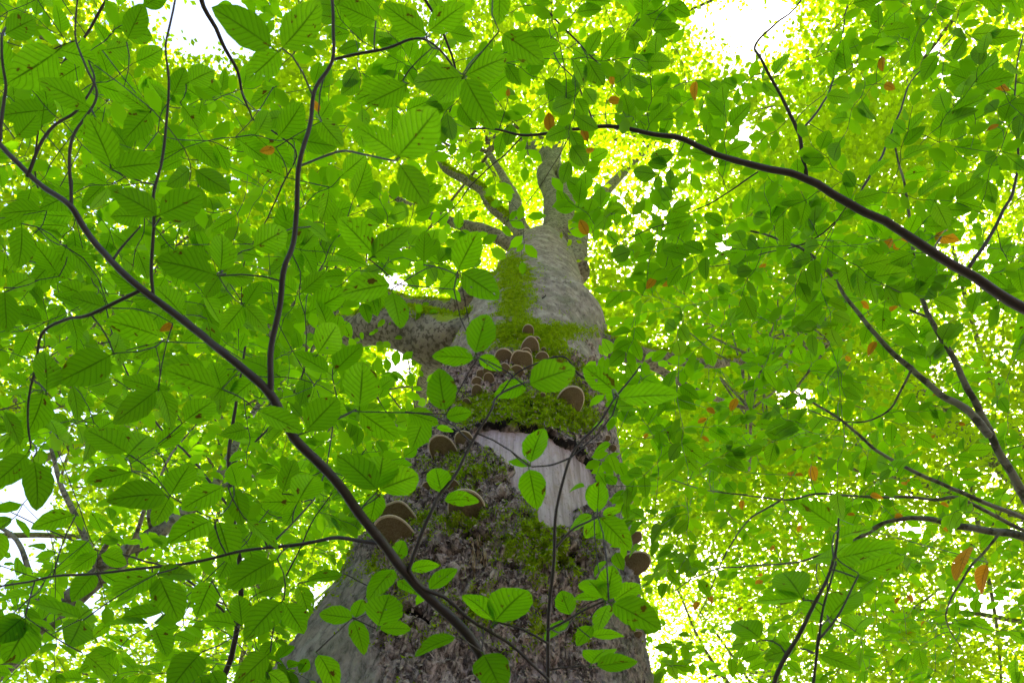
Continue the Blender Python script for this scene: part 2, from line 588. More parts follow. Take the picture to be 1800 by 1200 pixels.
rot_undercut = np.zeros_like(px)
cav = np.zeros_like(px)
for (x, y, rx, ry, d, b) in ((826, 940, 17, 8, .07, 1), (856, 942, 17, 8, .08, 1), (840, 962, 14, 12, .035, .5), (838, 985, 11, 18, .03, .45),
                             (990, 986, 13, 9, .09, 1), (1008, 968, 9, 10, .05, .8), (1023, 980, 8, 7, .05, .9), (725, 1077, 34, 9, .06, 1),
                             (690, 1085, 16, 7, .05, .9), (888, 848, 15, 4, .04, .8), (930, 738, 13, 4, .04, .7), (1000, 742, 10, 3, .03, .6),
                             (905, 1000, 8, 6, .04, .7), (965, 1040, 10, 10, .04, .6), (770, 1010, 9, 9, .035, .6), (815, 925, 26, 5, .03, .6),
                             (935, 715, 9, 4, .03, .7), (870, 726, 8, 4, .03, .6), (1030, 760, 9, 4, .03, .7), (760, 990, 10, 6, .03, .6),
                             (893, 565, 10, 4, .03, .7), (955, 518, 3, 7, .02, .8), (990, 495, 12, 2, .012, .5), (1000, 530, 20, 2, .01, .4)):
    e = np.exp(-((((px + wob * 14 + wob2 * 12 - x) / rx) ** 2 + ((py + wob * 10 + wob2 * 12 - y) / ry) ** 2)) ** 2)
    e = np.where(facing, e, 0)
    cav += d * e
    rot_undercut = np.maximum(rot_undercut, b * e)
rot_undercut = np.maximum(rot_undercut, 0.9 * np.where(facing, np.exp(-((ld - 0) / 2.0) ** 2), 0))  # near-black colour painted along the undercut of the bark ledge

ridge = 1 - np.abs(2 * fbm(np.stack([TG * 0.6, 0 * TG, ZG], 1), (22, 1, 9), 4, 5.5) - 1)
crag = fbm(BASE, (30, 30, 14), 4, 9.1) - 0.5
fine = fbm(BASE, 75, 3, 6.1) - 0.5
wrk = fbm(np.stack([TG, 0 * TG, ZG], 1), (3, 1, 26), 3, 2.5) - 0.5
disp = rough * (0.030 * (ridge - 0.7) + 0.065 * crag + 0.024 * fine) + (1 - rough) * (0.0025 * wrk + 0.008 * crag + 0.03 * (fbm(BASE, 4, 3, 7.7) - 0.5))
crk = fbm(BASE, (11, 11, 5), 3, 21.3)
crk = np.exp(-((crk - 0.5) / 0.022) ** 2) + 0.8 * np.exp(-((fbm(BASE, (20, 20, 8), 3, 31.3) - 0.5) / 0.03) ** 2)
disp += rough * (0.07 * (fbm(BASE, (7, 7, 5), 3, 12.2) - 0.5) * sstep(-6, -40, bd) - 0.022 * crk * sstep(-4, -16, bd))
disp += moss * (0.014 + 0.03 * fine)
disp += 0.020 * ledge_up * (1 - bare)
disp -= cav
disp = disp * (1 - bare) + bare * (-0.048)
PTS = BASE + DIR * disp[:, None]


def grid_faces(nz, nt, wrap=True):
    i, j = np.meshgrid(np.arange(nz - 1), np.arange(nt if wrap else nt - 1), indexing='ij')
    i, j = i.ravel(), j.ravel()
    j2 = (j + 1) % nt
    return np.stack([i * nt + j, i * nt + j2, (i + 1) * nt + j2, (i + 1) * nt + j], 1)


FT = grid_faces(NZ, NT)
trunk_me = mesh_np('trunk', PTS, FT, TRUNK, True, None, {'rough': rough, 'moss': moss, 'rot_undercut': rot_undercut})
trunk = child('trunk', trunk_me, beech)
BVH = BVHTree.FromPolygons([tuple(v) for v in PTS[::1]], FT.tolist())


def sub(name, me, part, **props):
    """sub-part of a part whose mesh sits in world coordinates"""
    o = link(name, me, part, **props)
    o.matrix_parent_inverse = Matrix()
    return o


# bare wood: its own smooth body where the bark has fallen away
wsel = bd > -14
fsel = wsel[FT].all(1)
used = np.unique(FT[fsel])
remap = -np.ones(len(PTS), int)
remap[used] = np.arange(len(used))
grain = fbm(np.stack([TG * R0, 0 * TG, ZG], 1), (60, 1, 4), 3, 1.3) - 0.5
WP = BASE + DIR * (-0.016 + 0.008 * grain + 0.010 * crag - 0.016 * sstep(2, -10, bd))[:, None]
sub('bare_wood', mesh_np('bare_wood', WP[used], remap[FT[fsel]], WOOD), trunk,
    label='patch of barkless weathered grey wood')

# moss tufts: small pointed blades on mossy bark
tri_c = PTS[FT].mean(1)
wgt = np.clip(moss[FT].mean(1) - 0.24, 0, 1) * facing[FT].all(1) * (tri_c[:, 2] > 2.6) * (tri_c[:, 2] < 9.6)
n_m = 60000
pick = RNG.choice(len(FT), n_m, p=wgt / wgt.sum())
base = PTS[FT[pick, 0]] + (PTS[FT[pick, 2]] - PTS[FT[pick, 0]]) * RNG.random((n_m, 1))
nrm = DIR[FT[pick, 0]] + RNG.normal(0, 0.55, (n_m, 3)) + np.array((0, 0, -0.15))
nrm /= np.linalg.norm(nrm, axis=1)[:, None]
sidev = np.cross(nrm, RNG.normal(0, 1, (n_m, 3)))
sidev /= np.linalg.norm(sidev, axis=1)[:, None]
hh = RNG.uniform(0.006, 0.019, (n_m, 1))
ww = RNG.uniform(0.0025, 0.006, (n_m, 1))
V = np.stack([base - sidev * ww - nrm * 0.003, base + sidev * ww - nrm * 0.003, base + nrm * hh], 1).reshape(-1, 3)
sub('moss', mesh_np('moss', V, np.arange(3 * n_m).reshape(-1, 3), MOSS, False), trunk, kind='stuff')

# loose bark flakes
wgt = np.clip(rough - 0.4, 0, 1)[FT].mean(1) * facing[FT].all(1) * (bare[FT].max(1) < 0.1) * (tri_c[:, 2] > 2.5) * (tri_c[:, 2] < 7.2)
n_f = 15000
pick = RNG.choice(len(FT), n_f, p=wgt / wgt.sum())
base = PTS[FT[pick, 0]]
D0 = DIR[FT[pick, 0]] + RNG.normal(0, .35, (n_f, 3))
D0 /= np.linalg.norm(D0, axis=1)[:, None]
t1 = np.cross(D0, np.tile((0, 0, 1.0), (n_f, 1)))
t1 /= np.linalg.norm(t1, axis=1)[:, None]
t2 = np.cross(t1, D0)
an = RNG.normal(0, .7, (n_f, 1))
tx, up = t1 * np.cos(an) + t2 * np.sin(an), t2 * np.cos(an) - t1 * np.sin(an)
sx, sz = RNG.uniform(0.002, 0.008, (n_f, 1)), RNG.uniform(0.004, 0.016, (n_f, 1))
u01 = lambda a, b: RNG.uniform(a, b, (n_f, 1))
V = np.stack([base - tx * sx * u01(.2, 1) - up * sz + D0 * u01(-.002, .004), base + tx * sx * u01(.3, 1.3) - up * sz * u01(.1, .9) + D0 * u01(0, .006),
              base + tx * sx * u01(.1, .8) + up * sz + D0 * u01(-.002, .003), base - tx * sx * u01(.5, 1.3) + up * sz * u01(-.2, .6) - D0 * .003], 1).reshape(-1, 3)
sub('bark_flakes', mesh_np('bark_flakes', V, np.arange(4 * n_f).reshape(-1, 4), FLAKE, False), trunk, kind='stuff')

# pale rotten splinters under the cavity
SPL = simple('rotten_splinters', (0.20, 0.12, 0.06), (0.50, 0.36, 0.22), 45, 0.9)
sv_, sf_ = [], []
for k in range(60):
    q = Vector(P(random.gauss(842, 9), random.gauss(975, 15), 1.0)) - Vector(CAM)
    h = BVH.ray_cast(Vector(CAM), q.normalized())
    if h[0] is None:
        continue
    b0 = np.array(h[0])
    dv = np.array((h[0].x - axis_x(h[0].z), h[0].y - axis_y(h[0].z), 0))
    dv /= np.linalg.norm(dv)
    tv = np.array((-dv[1], dv[0], 0))
    ln, wd = random.uniform(.012, .05), random.uniform(.002, .006)
    tl = np.array((0, 0, 1.0)) + dv * random.uniform(-.25, .35) + tv * random.uniform(-.3, .3)
    o = len(sv_)
    sv_ += [b0 - tl * ln - tv * wd - dv * .008, b0 - tl * ln + tv * wd - dv * .008, b0 - tl * ln + dv * wd, b0 + tl * ln + dv * random.uniform(0, .014)]
    sf_ += [(o, o + 2, o + 3), (o + 2, o + 1, o + 3), (o + 1, o, o + 3)]
sub('splinters', mesh_np('splinters', np.array(sv_), np.array(sf_), SPL, False), trunk, kind='stuff', label='pale splinters of rotten wood in a dark cavity')

# limbs: rows of photo position, depth, radius
LIMBS = [
    [(935, 600, 5.55, .30), (870, 606, 5.35, .30), (815, 606, 5.3, .265), (765, 594, 5.35, .225), (715, 578, 5.5, .195), (665, 572, 5.7, .17), (620, 580, 6.0, .145), (560, 590, 6.5, .12), (480, 580, 7.3, .09)],
    [(900, 500, 7.2, .15), (850, 505, 7.2, .13), (822, 520, 7.2, .12), (798, 544, 7.3, .105), (755, 538, 7.6, .09), (715, 532, 8.0, .075), (640, 500, 9, .05)],
    [(965, 450, 8.2, .15), (925, 440, 8.3, .12), (890, 425, 8.5, .10), (850, 405, 9.0, .085), (800, 392, 9.8, .075), (750, 376, 10.6, .06), (680, 340, 12, .04)],
    [(960, 440, 8.5, .17), (925, 420, 8.8, .13), (908, 385, 9.6, .11), (904, 350, 10.6, .095), (890, 320, 11.6, .07), (860, 270, 13, .05)],
    [(935, 425, 8.7, .10), (890, 385, 9.8, .085), (862, 360, 10.4, .08), (848, 335, 11.0, .085), (815, 315, 11.6, .075), (785, 298, 12.2, .07), (768, 275, 13, .055), (740, 230, 15, .03)],
    [(975, 430, 8.6, .20), (976, 385, 9.8, .17), (972, 340, 11.2, .17), (959, 308, 12.4, .17), (971, 280, 13.6, .16), (930, 256, 15.2, .17), (920, 225, 17, .12), (890, 150, 20, .06)],
    [(985, 420, 8.8, .16), (995, 350, 10.8, .15), (994, 315, 12.2, .13), (975, 285, 13.8, .12), (985, 240, 15.5, .10), (1000, 160, 19, .06)],
    [(1010, 480, 7.9, .17), (1013, 420, 9.0, .15), (1035, 370, 10.6, .12), (1080, 320, 12.4, .09), (1150, 250, 14.5, .06)],
    [(1000, 610, 5.3, .22), (1060, 612, 5.25, .12), (1110, 620, 5.3, .075), (1170, 628, 5.5, .055), (1240, 638, 5.9, .045), (1330, 630, 6.6, .035), (1460, 600, 7.6, .022)],
    [(1120, 622, 5.35, .05), (1160, 650, 5.5, .035), (1230, 690, 5.9, .028), (1320, 720, 6.4, .018)],
    [(780, 610, 5.4, .12), (755, 650, 5.9, .07), (742, 690, 6.6, .06), (735, 760, 7.6, .04)],
    [(560, 590, 6.5, .06), (520, 640, 7.0, .05), (470, 690, 7.4, .045), (430, 760, 7.8, .035), (400, 860, 8.2, .02)],
]
for L in LIMBS:
    rows = catmull([(*P(a, b, d), r) for a, b, d, r in L], 7 * len(L))
    tb = Tubes()
    sd = 28 if L[0][3] > .15 else 16
    tb.add(rows, sd, 0.5 if L[0][2] < 7.5 else 0.35, random.random() * 50)
    lo = child('limb', tb.build('limb', BARK if L[0][2] < 7.5 else BARK_PLAIN), beech)
    if L[0][0] in (935, 900, 1000):
        RV = tb.V[0][:len(rows) * sd]
        RN = RV - np.repeat(rows[:, :3], sd, 0)
        RN /= np.linalg.norm(RN, axis=1)[:, None]
        wt = np.clip(RN @ np.array((0, -0.75, 0.66)) - 0.50 + 1.0 * (fbm(RV, 5, 3, 4.4) - .5), 0, 1)
        n_l = 16000 if L[0][0] == 935 else 3000
        pk = RNG.choice(len(RV), n_l, p=wt / wt.sum())
        bs = RV[pk] + RNG.normal(0, .02, (n_l, 3)) * (1 - np.abs(RN[pk]))
        nr = RN[pk] + RNG.normal(0, .5, (n_l, 3))
        nr /= np.linalg.norm(nr, axis=1)[:, None]
        sv = np.cross(nr, RNG.normal(0, 1, (n_l, 3)))
        sv /= np.linalg.norm(sv, axis=1)[:, None]
        h_, w_ = RNG.uniform(.012, .034, (n_l, 1)), RNG.uniform(.004, .010, (n_l, 1))
        MV = np.stack([bs - sv * w_ - nr * .006, bs + sv * w_ - nr * .006, bs + nr * h_], 1).reshape(-1, 3)
        sub('moss', mesh_np('moss', MV, np.arange(3 * n_l).reshape(-1, 3), MOSS, False), lo, kind='stuff')


# ------------------------------------------------------------------ foliage masses
GAPS = [(365, 38, 125, 75), (1300, 45, 95, 65), (1370, 20, 40, 40), (40, 900, 70, 130), (455, 110, 25, 31), (255, 25, 30, 30), (1700, 175, 25, 16), (1230, 30, 19, 25), (700, 640, 28, 37), (770, 250, 19, 37), (690, 500, 31, 16), (1400, 700, 37, 22), (1310, 240, 22, 37), (560, 1060, 37, 31), (290, 1080, 56, 31), (410, 320, 16, 16), (150, 1060, 37, 25), (1270, 430, 31, 22), (1600, 930, 31, 16), (1640, 90, 19, 19), (1730, 1060, 50, 25)]


def gap_keep(pts, strength=0.95):
    x, y, d = project(pts)
    k = np.ones(len(pts))
    for gx_, gy_, rx, ry in GAPS:
        k = np.minimum(k, 1 - strength * np.exp(-((((x - gx_) / rx) ** 2 + ((y - gy_) / ry) ** 2)) ** 2))
    k = np.where(d > 0, k, 1)
    return RNG.random(len(pts)) < k


def leaf_cloud(name, C, length, mat_, parent, six=False, droop=0.35, **props):
    C = C[gap_keep(C, .97)]
    n = len(C)
    az = RNG.uniform(0, 2 * math.pi, n)
    d = np.stack([np.cos(az), np.sin(az), RNG.normal(-0.1, 0.28, n)], 1)
    d /= np.linalg.norm(d, axis=1)[:, None]
    up = np.stack([RNG.normal(0, droop, n), RNG.normal(0, droop, n), np.ones(n)], 1)
    s = np.cross(d, up)
    s /= np.linalg.norm(s, axis=1)[:, None]
    nn = np.cross(s, d)
    L = (length * RNG.uniform(0.65, 1.2, n))[:, None]
    W = L * RNG.uniform(0.27, 0.36, n)[:, None]
    rnd = RNG.random(n)
    fold = RNG.uniform(0.05, 0.3, (n, 1)) * W
    b = C - d * L * 0.5
    if six:
        V = np.stack([b, b + d * L * .22 - s * W * .85 + nn * fold, b + d * L * .68 - s * W * .8 + nn * fold, b + d * L - nn * L * .08,
                      b + d * L * .68 + s * W * .8 + nn * fold, b + d * L * .22 + s * W * .85 + nn * fold], 1).reshape(-1, 3)
        o = np.arange(n)[:, None] * 6
        F = np.vstack([o + np.array([0, 3, 2, 1]), o + np.array([0, 5, 4, 3])])
        k = 6
    else:
        V = np.stack([b, b + d * L * .45 - s * W + nn * fold, b + d * L, b + d * L * .45 + s * W + nn * fold], 1).reshape(-1, 3)
        o = np.arange(n)[:, None] * 4
        F = np.vstack([o + np.array([0, 2, 1]), o + np.array([0, 3, 2])])
        k = 4
    me = mesh_np(name, V, F, mat_, False, None, {'rnd': np.repeat(rnd, k)})
    return child(name, me, parent, **props)


def clump_points(centres, per, rad, thick):
    n = len(centres)
    a = RNG.uniform(0, 2 * math.pi, (n, per))
    r = rad * np.sqrt(RNG.random((n, per)))
    tl = RNG.normal(0, 0.22, (n, 2))
    x, y = r * np.cos(a), r * np.sin(a)
    z = x * tl[:, :1] + y * tl[:, 1:] + RNG.normal(0, thick, (n, per))
    return (centres[:, None, :] + np.stack([x, y, z], 2)).reshape(-1, 3)


def crown_centres(cx, cy_, z0, z1, R, n, hollow=0.0):
    out = []
    tot = 0
    while tot < n:
        q = RNG.uniform(-1, 1, (n * 3, 3))
        rr = np.linalg.norm(q, axis=1)
        q = q[(rr < 1) & (rr > hollow)]
        p = np.stack([cx + q[:, 0] * R, cy_ + q[:, 1] * R, (z0 + z1) / 2 + q[:, 2] * (z1 - z0) / 2], 1)
        p = p[fbm(p, 0.55, 2, cx) > 0.40]
        out.append(p)
        tot += len(p)
    return np.vstack(out)[:n]


def boughs(parent, start, targets, r0, mat_=BARK):
    tb = Tubes()
    for t in targets:
        m1 = start + (t - start) * 0.4 + RNG.normal(0, .25, 3) + np.array((0, 0, .3))
        m2 = start + (t - start) * 0.72 + RNG.normal(0, .25, 3) + np.array((0, 0, .2))
        rr = r0 * random.uniform(.6, 1.1)
        tb.add(catmull([(*start, rr), (*m1, rr * .7), (*m2, rr * .42), (*t, rr * .12)], 14), 7)
    child('bough', tb.build('bough', mat_), parent)


# crown of the old beech
cc = crown_centres(1.0, 3.4, 8.5, 23.0, 6.6, 3200, 0.25)
cc = cc[gap_keep(cc)]
x_, y_, d_ = project(cc)
cc = cc[~((((x_ - 905) / 180) ** 2 + ((y_ - 350) / 140) ** 2 < 1) & (d_ < 14.5))]
hi = np.array([P(random.gauss(880, 130), random.gauss(330, 110), random.uniform(15, 21)) for _ in range(420)])
cc = np.vstack([cc, hi])
leaf_cloud('crown', clump_points(cc, 42, 0.55, 0.10), 0.098, LEAF_CROWN, beech, kind='stuff')
tops = [np.array(P(*q)) for q in ((860, 270, 13), (740, 230, 15), (890, 150, 20), (1000, 160, 19), (1150, 250, 14.5), (680, 340, 12))]
for tp in tops:
    near = cc[np.linalg.norm(cc - tp, axis=1) < 4.5]
    if len(near) > 7:
        boughs(beech, tp, near[RNG.choice(len(near), 7, replace=False)], 0.045)
# low sprays of the old beech (leaf sizes of 12-20 photo pixels)
lim = [np.array(P(*q)) for q in ((480, 580, 7.3), (560, 590, 6.5), (640, 500, 9), (1460, 600, 7.6), (1330, 630, 6.6), (1320, 720, 6.4), (735, 760, 7.6), (400, 860, 8.2), (470, 690, 7.4))]
lc = np.vstack([l + RNG.normal(0, 1, (26, 3)) * np.array((0.9, 0.9, 0.45)) for l in lim])
lx, ly, ldp = project(lc)
lc = lc[~((lx > 640) & (lx < 1110) & (ly > 250) & (ly < 700)) & ~((lx > 560) & (lx < 1140) & (ly > 380) & (ldp < 6)) & gap_keep(lc)]
leaf_cloud('spray', clump_points(lc, 26, 0.34, 0.05), 0.08, LEAF_MASS, beech, six=True, kind='stuff')
for l in lim:
    near = lc[np.linalg.norm(lc - l, axis=1) < 1.6]
    if len(near):
        boughs(beech, l, near[:6], 0.016)

# ------------------------------------------------------------------ neighbouring beeches
NEI = [  # base x, y, crown radius, crown z0, z1, clumps, label
    (-6.8, 4.6, 5.6, 6.0, 20, 2100, 'tall beech beyond the thick mossy limb, with a stubbed grey bough in its lower crown'),
    (-4.6, 11.0, 5.8, 6.0, 22, 2500, 'tall beech behind the old trunk on the side of its thick mossy limb'),
    (5.6, 12.4, 6.4, 5.5, 22, 2900, 'tall beech straight behind the old trunk, only its dense crown showing'),
    (8.0, 6.4, 5.8, 5.5, 21, 3500, 'tall beech beyond the thin grey branches, crown dotted with orange leaves'),
    (7.0, -2.2, 5.4, 8.0, 21, 2100, 'tall beech whose crown closes the sky above the long arching twig'),
    (-6.8, -2.4, 5.4, 8.5, 21, 1500, 'tall beech whose crown edges the large white sky gap'),
]
for (bx, by, R, z0, z1, n, lab) in NEI:
    t = root('beech_tree', (bx, by, 0), lab, 'tree', 'tall beeches around the old trunk')
    lean = np.array((bx, by)) * 0.05
    rows = catmull([(bx, by, -.3, .42), (bx, by, 1.2, .30), (bx + lean[0], by + lean[1], 5, .25), (bx + lean[0] * 2, by + lean[1] * 2, 10, .18), (bx + lean[0], by + lean[1], z1 - 2, .05)], 40)
    tb = Tubes()
    tb.add(rows, 18, .25, bx)
    child('trunk', tb.build('trunk', BARK), t)
    c0 = crown_centres(bx, by, z0, z1, R, n)
    c0 = c0[gap_keep(c0)]
    x_, y_, d_ = project(c0)
    c0 = c0[~((x_ > 560) & (x_ < 1140) & (y_ > 380) & (d_ < 6) & (d_ > 0))]
    leaf_cloud('crown', clump_points(c0, 42, 0.55, 0.10), 0.10, LEAF_CROWN, t, kind='stuff')
    for zb in (7.5, 10, 13):
        st = np.array((bx + lean[0] * 1.8, by + lean[1] * 1.8, zb))
        boughs(t, st, c0[RNG.choice(len(c0), 7, replace=False)], 0.07)
    if bx == -6.8 and by > 0:                       # its big low limb seen at the lower left
        for L in ([(-330, 1330, 4.6, .12), (-60, 1210, 4.4, .10), (60, 1110, 4.3, .078), (130, 1050, 4.4, .072), (200, 990, 4.5, .068), (270, 940, 4.6, .058), (320, 905, 4.8, .05), (370, 860, 5.1, .042), (400, 810, 5.4, .034), (425, 760, 5.8, .028), (470, 690, 6.4, .02), (540, 610, 7.2, .012)],
                  [(185, 1003, 4.5, .03), (165, 985, 4.5, .026), (150, 945, 4.6, .022), (125, 890, 4.7, .018), (108, 855, 4.8, .017), (97, 815, 4.9, .014), (80, 740, 5.2, .009), (85, 660, 5.6, .005)],
                  [(170, 1000, 4.45, .02), (178, 975, 4.4, .017), (198, 938, 4.35, .015)],
                  [(270, 940, 4.6, .02), (262, 900, 4.6, .015), (275, 860, 4.7, .012), (300, 800, 4.9, .008), (350, 740, 5.2, .005)],
                  [(215, 985, 4.5, .018), (235, 950, 4.45, .015), (255, 890, 4.5, .012), (262, 850, 4.6, .009)],
                  [(75, 1095, 4.3, .02), (50, 1000, 4.3, .016), (30, 950, 4.4, .014), (0, 925, 4.5, .012)],
                  [(330, 900, 4.8, .02), (400, 850, 5.0, .014), (470, 830, 5.3, .011), (560, 800, 5.8, .006)]):
            tb = Tubes()
            rr = [(*P(a, b, d), r) for a, b, d, r in L]
            if L[0][0] == -330:
                rr = [(bx + lean[0] * .9, by + lean[1] * .9, 4.0, .16)] + rr
            tb.add(catmull(rr, 6 * len(rr)), 14, .35, L[0][0])
            child('limb', tb.build('limb', BARK_PLAIN), t)
        ls = np.vstack([P(a, b, d) + RNG.normal(0, 1, (18, 3)) * np.array((.6, .6, .3)) for a, b, d in
                        ((80, 720, 5.2), (350, 740, 5.2), (262, 850, 4.7), (20, 940, 4.5), (540, 610, 7.2), (470, 690, 6.4), (560, 800, 5.8), (480, 1000, 5.4), (100, 500, 6), (300, 560, 6.5), (230, 380, 6.5))])
        ls = ls[gap_keep(ls)]
        leaf_cloud('spray', clump_points(ls, 22, 0.3, 0.05), 0.078, LEAF_MASS, t, six=True, kind='stuff')

# ------------------------------------------------------------------ bracket fungi
def cap_meshes(seed):
    r = random.Random(seed)
    na, nr = 22, 6
    dw = r.uniform(.74, .90)
    th = r.uniform(.30, .42)
    wav = [(r.uniform(-.04, .04), r.uniform(1, 5), r.uniform(0, 6)) for _ in range(3)]

    def edge(a):
        k = 1 + sum(A * math.sin(f * a + p) for A, f, p in wav)
        return 0.5 * math.cos(a) * k * (1.0 + .04 * math.sin(a)), -dw * (max(0, math.sin(a)) ** .8) * k
    def surf(fn):
        V, F = [], []
        for i in range(nr + 1):
            t = i / nr
            for j in range(na + 1):
                a = math.pi * (j / na)
                ex, ey = edge(a)
                V.append(fn(t, a, ex, ey))
        for i in range(nr):
            for j in range(na):
                p = i * (na + 1) + j
                F.append((p, p + 1, p + na + 2, p + na + 1))
        return np.array(V), np.array(F)
    # local: -y outwards from the bark, z up, width 1
    cap = surf(lambda t, a, ex, ey: (ex * t, ey * t + .14 * (1 - t), .05 + th * (1 - t ** 2.2) * (.75 + .25 * math.sin(a)) + .018 * math.sin(t * 17)))
    pore = surf(lambda t, a, ex, ey: (ex * .955 * t, ey * .955 * t + .14 * (1 - t), -.012 - .075 * (1 - t ** 2) - .10 * (1 - t) * math.sin(a) ** 2))
    # rim: half-round band round the margin
    V, F = [], []
    ns = 6
    for j in range(na + 1):
        a = math.pi * j / na
        ex, ey = edge(a)
        for s in range(ns + 1):
            b = math.pi * s / ns
            k = .945 + .075 * math.sin(b)
            V.append((ex * k, ey * k, .022 + .040 * math.cos(b)))
    for j in range(na):
        for s in range(ns):
            p = j * (ns + 1) + s
            F.append((p, p + ns + 1, p + ns + 2, p + 1))
    return [mesh_np('cap', *cap, CAPM), mesh_np('pore_surface', *pore, POREM), mesh_np('rim', np.array(V), np.array(F), RIMM)]


FUNGI = [  # photo x, y of the disc's middle, width in photo pixels, label
    (928, 581, 20, 'bracket fungus growing alone at the very top of the column of brackets'),
    (942, 598, 16, 'small bracket fungus half hidden behind a rounder one below the topmost'),
    (931, 609, 31, 'round brown bracket fungus on moss, second tier below the topmost'),
    (886, 627, 33, 'broad dark bracket fungus beside the widest one of the dense cluster'),
    (925, 620, 20, 'bracket fungus peeping out right behind the widest one of the cluster'),
    (916, 635, 40, 'widest bracket fungus of the dense cluster, with a pale rim'),
    (955, 615, 9, 'tiny bracket fungus alone on moss beside the dense cluster'),
    (952, 628, 24, 'bracket fungus on the outer side of the cluster, partly behind a leaf'),
    (887, 651, 23, 'bracket fungus in the lowest row of the cluster, touching its twin'),
    (908, 653, 26, 'bracket fungus in the lowest row of the cluster, beside a dark twig'),
    (861, 650, 22, 'bracket fungus between the dense cluster and the descending trio'),
    (848, 658, 20, 'dark bracket fungus heading the descending trio beside the cluster'),
    (860, 665, 19, 'pale-edged bracket fungus tucked in beside the descending trio'),
    (840, 671, 21, 'bracket fungus in the middle of the descending trio'),
    (840, 687, 21, 'lowest bracket fungus of the descending trio, with a pale notch'),
    (820, 705, 13, 'small bracket fungus alone under the descending trio'),
    (1001, 699, 47, 'large bracket fungus alone on the mossy band above the bark ledge'),
    (953, 694, 10, 'tiny pale bracket fungus on moss above the bark ledge'),
    (781, 787, 46, 'large dark bracket fungus at the trunk edge level with the bark ledge'),
    (816, 770, 32, 'tan bracket fungus overlapping a larger dark one near the ledge'),
    (1064, 769, 13, 'smallest bracket fungus of three behind leaves beside the bare wood'),
    (1050, 784, 26, 'largest bracket fungus of three behind leaves beside the bare wood'),
    (1073, 786, 17, 'outermost bracket fungus of three behind leaves beside the bare wood'),
    (705, 907, 62, 'large bracket fungus, upper of the stacked pair on the trunk edge'),
    (699, 938, 68, 'largest bracket fungus, lower of the stacked pair on the trunk edge'),
    (755, 855, 24, 'small bracket fungus at the trunk edge above the stacked pair'),
    (797, 852, 22, 'small bracket fungus peeping out from behind two green leaves'),
    (820, 886, 65, 'large bracket fungus half covered by a leaf above the dark cavity'),
    (1091, 873, 36, 'bracket fungus at the far trunk edge below the group of three'),
    (1111, 941, 27, 'bracket fungus half behind a leaf just above the tongue-shaped one'),
    (1108, 984, 48, 'large tongue-shaped bracket fungus jutting out at the trunk edge'),
    (1118, 1113, 18, 'small bracket fungus low on the trunk edge beneath the tongue-shaped one'),
]
VARI = [cap_meshes(s) for s in range(6)]
for k, (fx, fy, fw, lab) in enumerate(FUNGI):
    o3 = Vector(CAM)
    hit = None
    for dx in (0, -6, 6, -14, 14, -24, 24, -40, 40, -60, 60, -80, 80):
        q = Vector(P(fx + (dx if fx < 900 else dx), fy + fw * .22, 1.0)) - o3
        h = BVH.ray_cast(o3, q.normalized())
        if h[0] is not None and (900 - fx) * dx >= 0 or (h[0] is not None and dx == 0):
            hit = h
            break
    if hit is None:
        continue
    loc = hit[0]
    dpt = float((np.array(loc) - CAM) @ FWD)
    size = fw / FPX * dpt * 1.04
    c = Vector((axis_x(loc.z), axis_y(loc.z), loc.z))
    nd = (loc - c)
    nd.z = 0
    nd.normalize()
    f = root('bracket_fungus', loc - nd * size * .10, lab, 'fungus', 'bracket fungi on the old trunk')
    f.rotation_euler = (random.uniform(-.26, -.08), random.uniform(-.1, .1), math.atan2(nd.x, -nd.y))
    f.scale = (size, size, size * random.uniform(.8, 1.05))
    for nm, me in zip(('cap', 'pore_surface', 'rim'), VARI[k % 6]):
        link(nm, me, f)

# ------------------------------------------------------------------ leaves as objects
def leaf_mesh(name, seed, nl, nc, m, warp=1.0):
    r = random.Random(seed)
    wmax = r.uniform(.295, .345)
    bend, foldk, side = r.uniform(-.05, .28) * warp, r.uniform(.04, .30) * warp, r.uniform(-.12, .12) * warp
    tw = r.uniform(-.25, .25) * warp
    ph = r.uniform(0, 6)
    V, UV, F = [], [], []
    for i in range(nl + 1):
        t = i / nl
        wt = wmax * (math.sin(math.pi * (t ** .88) * .985 + .012) ** .72) * (1.0 - .10 * t)
        if t > .93:
            wt *= (1.0 - t) / .07 * .55 + .03 if t < 1 else .02
        wt *= 1 + .035 * math.sin(t * 9 * 2 * math.pi)
        for j in range(-nc, nc + 1):
            u = j / nc
            x = wt * u + side * t * t * .4
            z = foldk * abs(wt * u) - bend * t * t + .012 * math.sin(ph + t * 9) * abs(u) + tw * wt * u * t
            V.append((x, t - .10 * abs(u) * wt * 0, z))
            UV.append((.5 + .5 * u, t))
    k = 2 * nc + 1
    for i in range(nl):
        for j in range(2 * nc):
            p = i * k + j
            F.append((p, p + 1, p + k + 1, p + k))
    # stalk
    b = len(V)
    for (x, y, z) in ((-.010, -.13, -.02), (.010, -.13, -.02), (.010, .02, .003), (-.010, .02, .003)):
        V.append((x, y, z))
        UV.append((.5, .0))
    F.append((b, b + 1, b + 2, b + 3))
    return mesh_np(name, np.array(V), np.array(F), m, True, np.array(UV))


NEAR_L = [leaf_mesh('leaf', s, 13, 2, LEAF_NEAR) for s in range(10)]
MID_L = [leaf_mesh('leaf', 100 + s, 8, 1, LEAF_MID, 1.3) for s in range(10)]
ORA_L = [leaf_mesh('leaf', 200 + s, 10, 2, LEAF_ORANGE, 2.6) for s in range(5)]


def leaf_matrix(b, tip, tilt=0.0, roll=0.0):
    y = Vector(tip) - Vector(b)
    L = y.length
    y.normalize()
    up = Vector((roll, tilt, 1.0))
    x = y.cross(up)
    x.normalize()
    z = x.cross(y)
    M = Matrix((x, y, z)).transposed().to_4x4()
    M.translation = Vector(b)
    return M @ Matrix.Diagonal((L, L, L, 1))


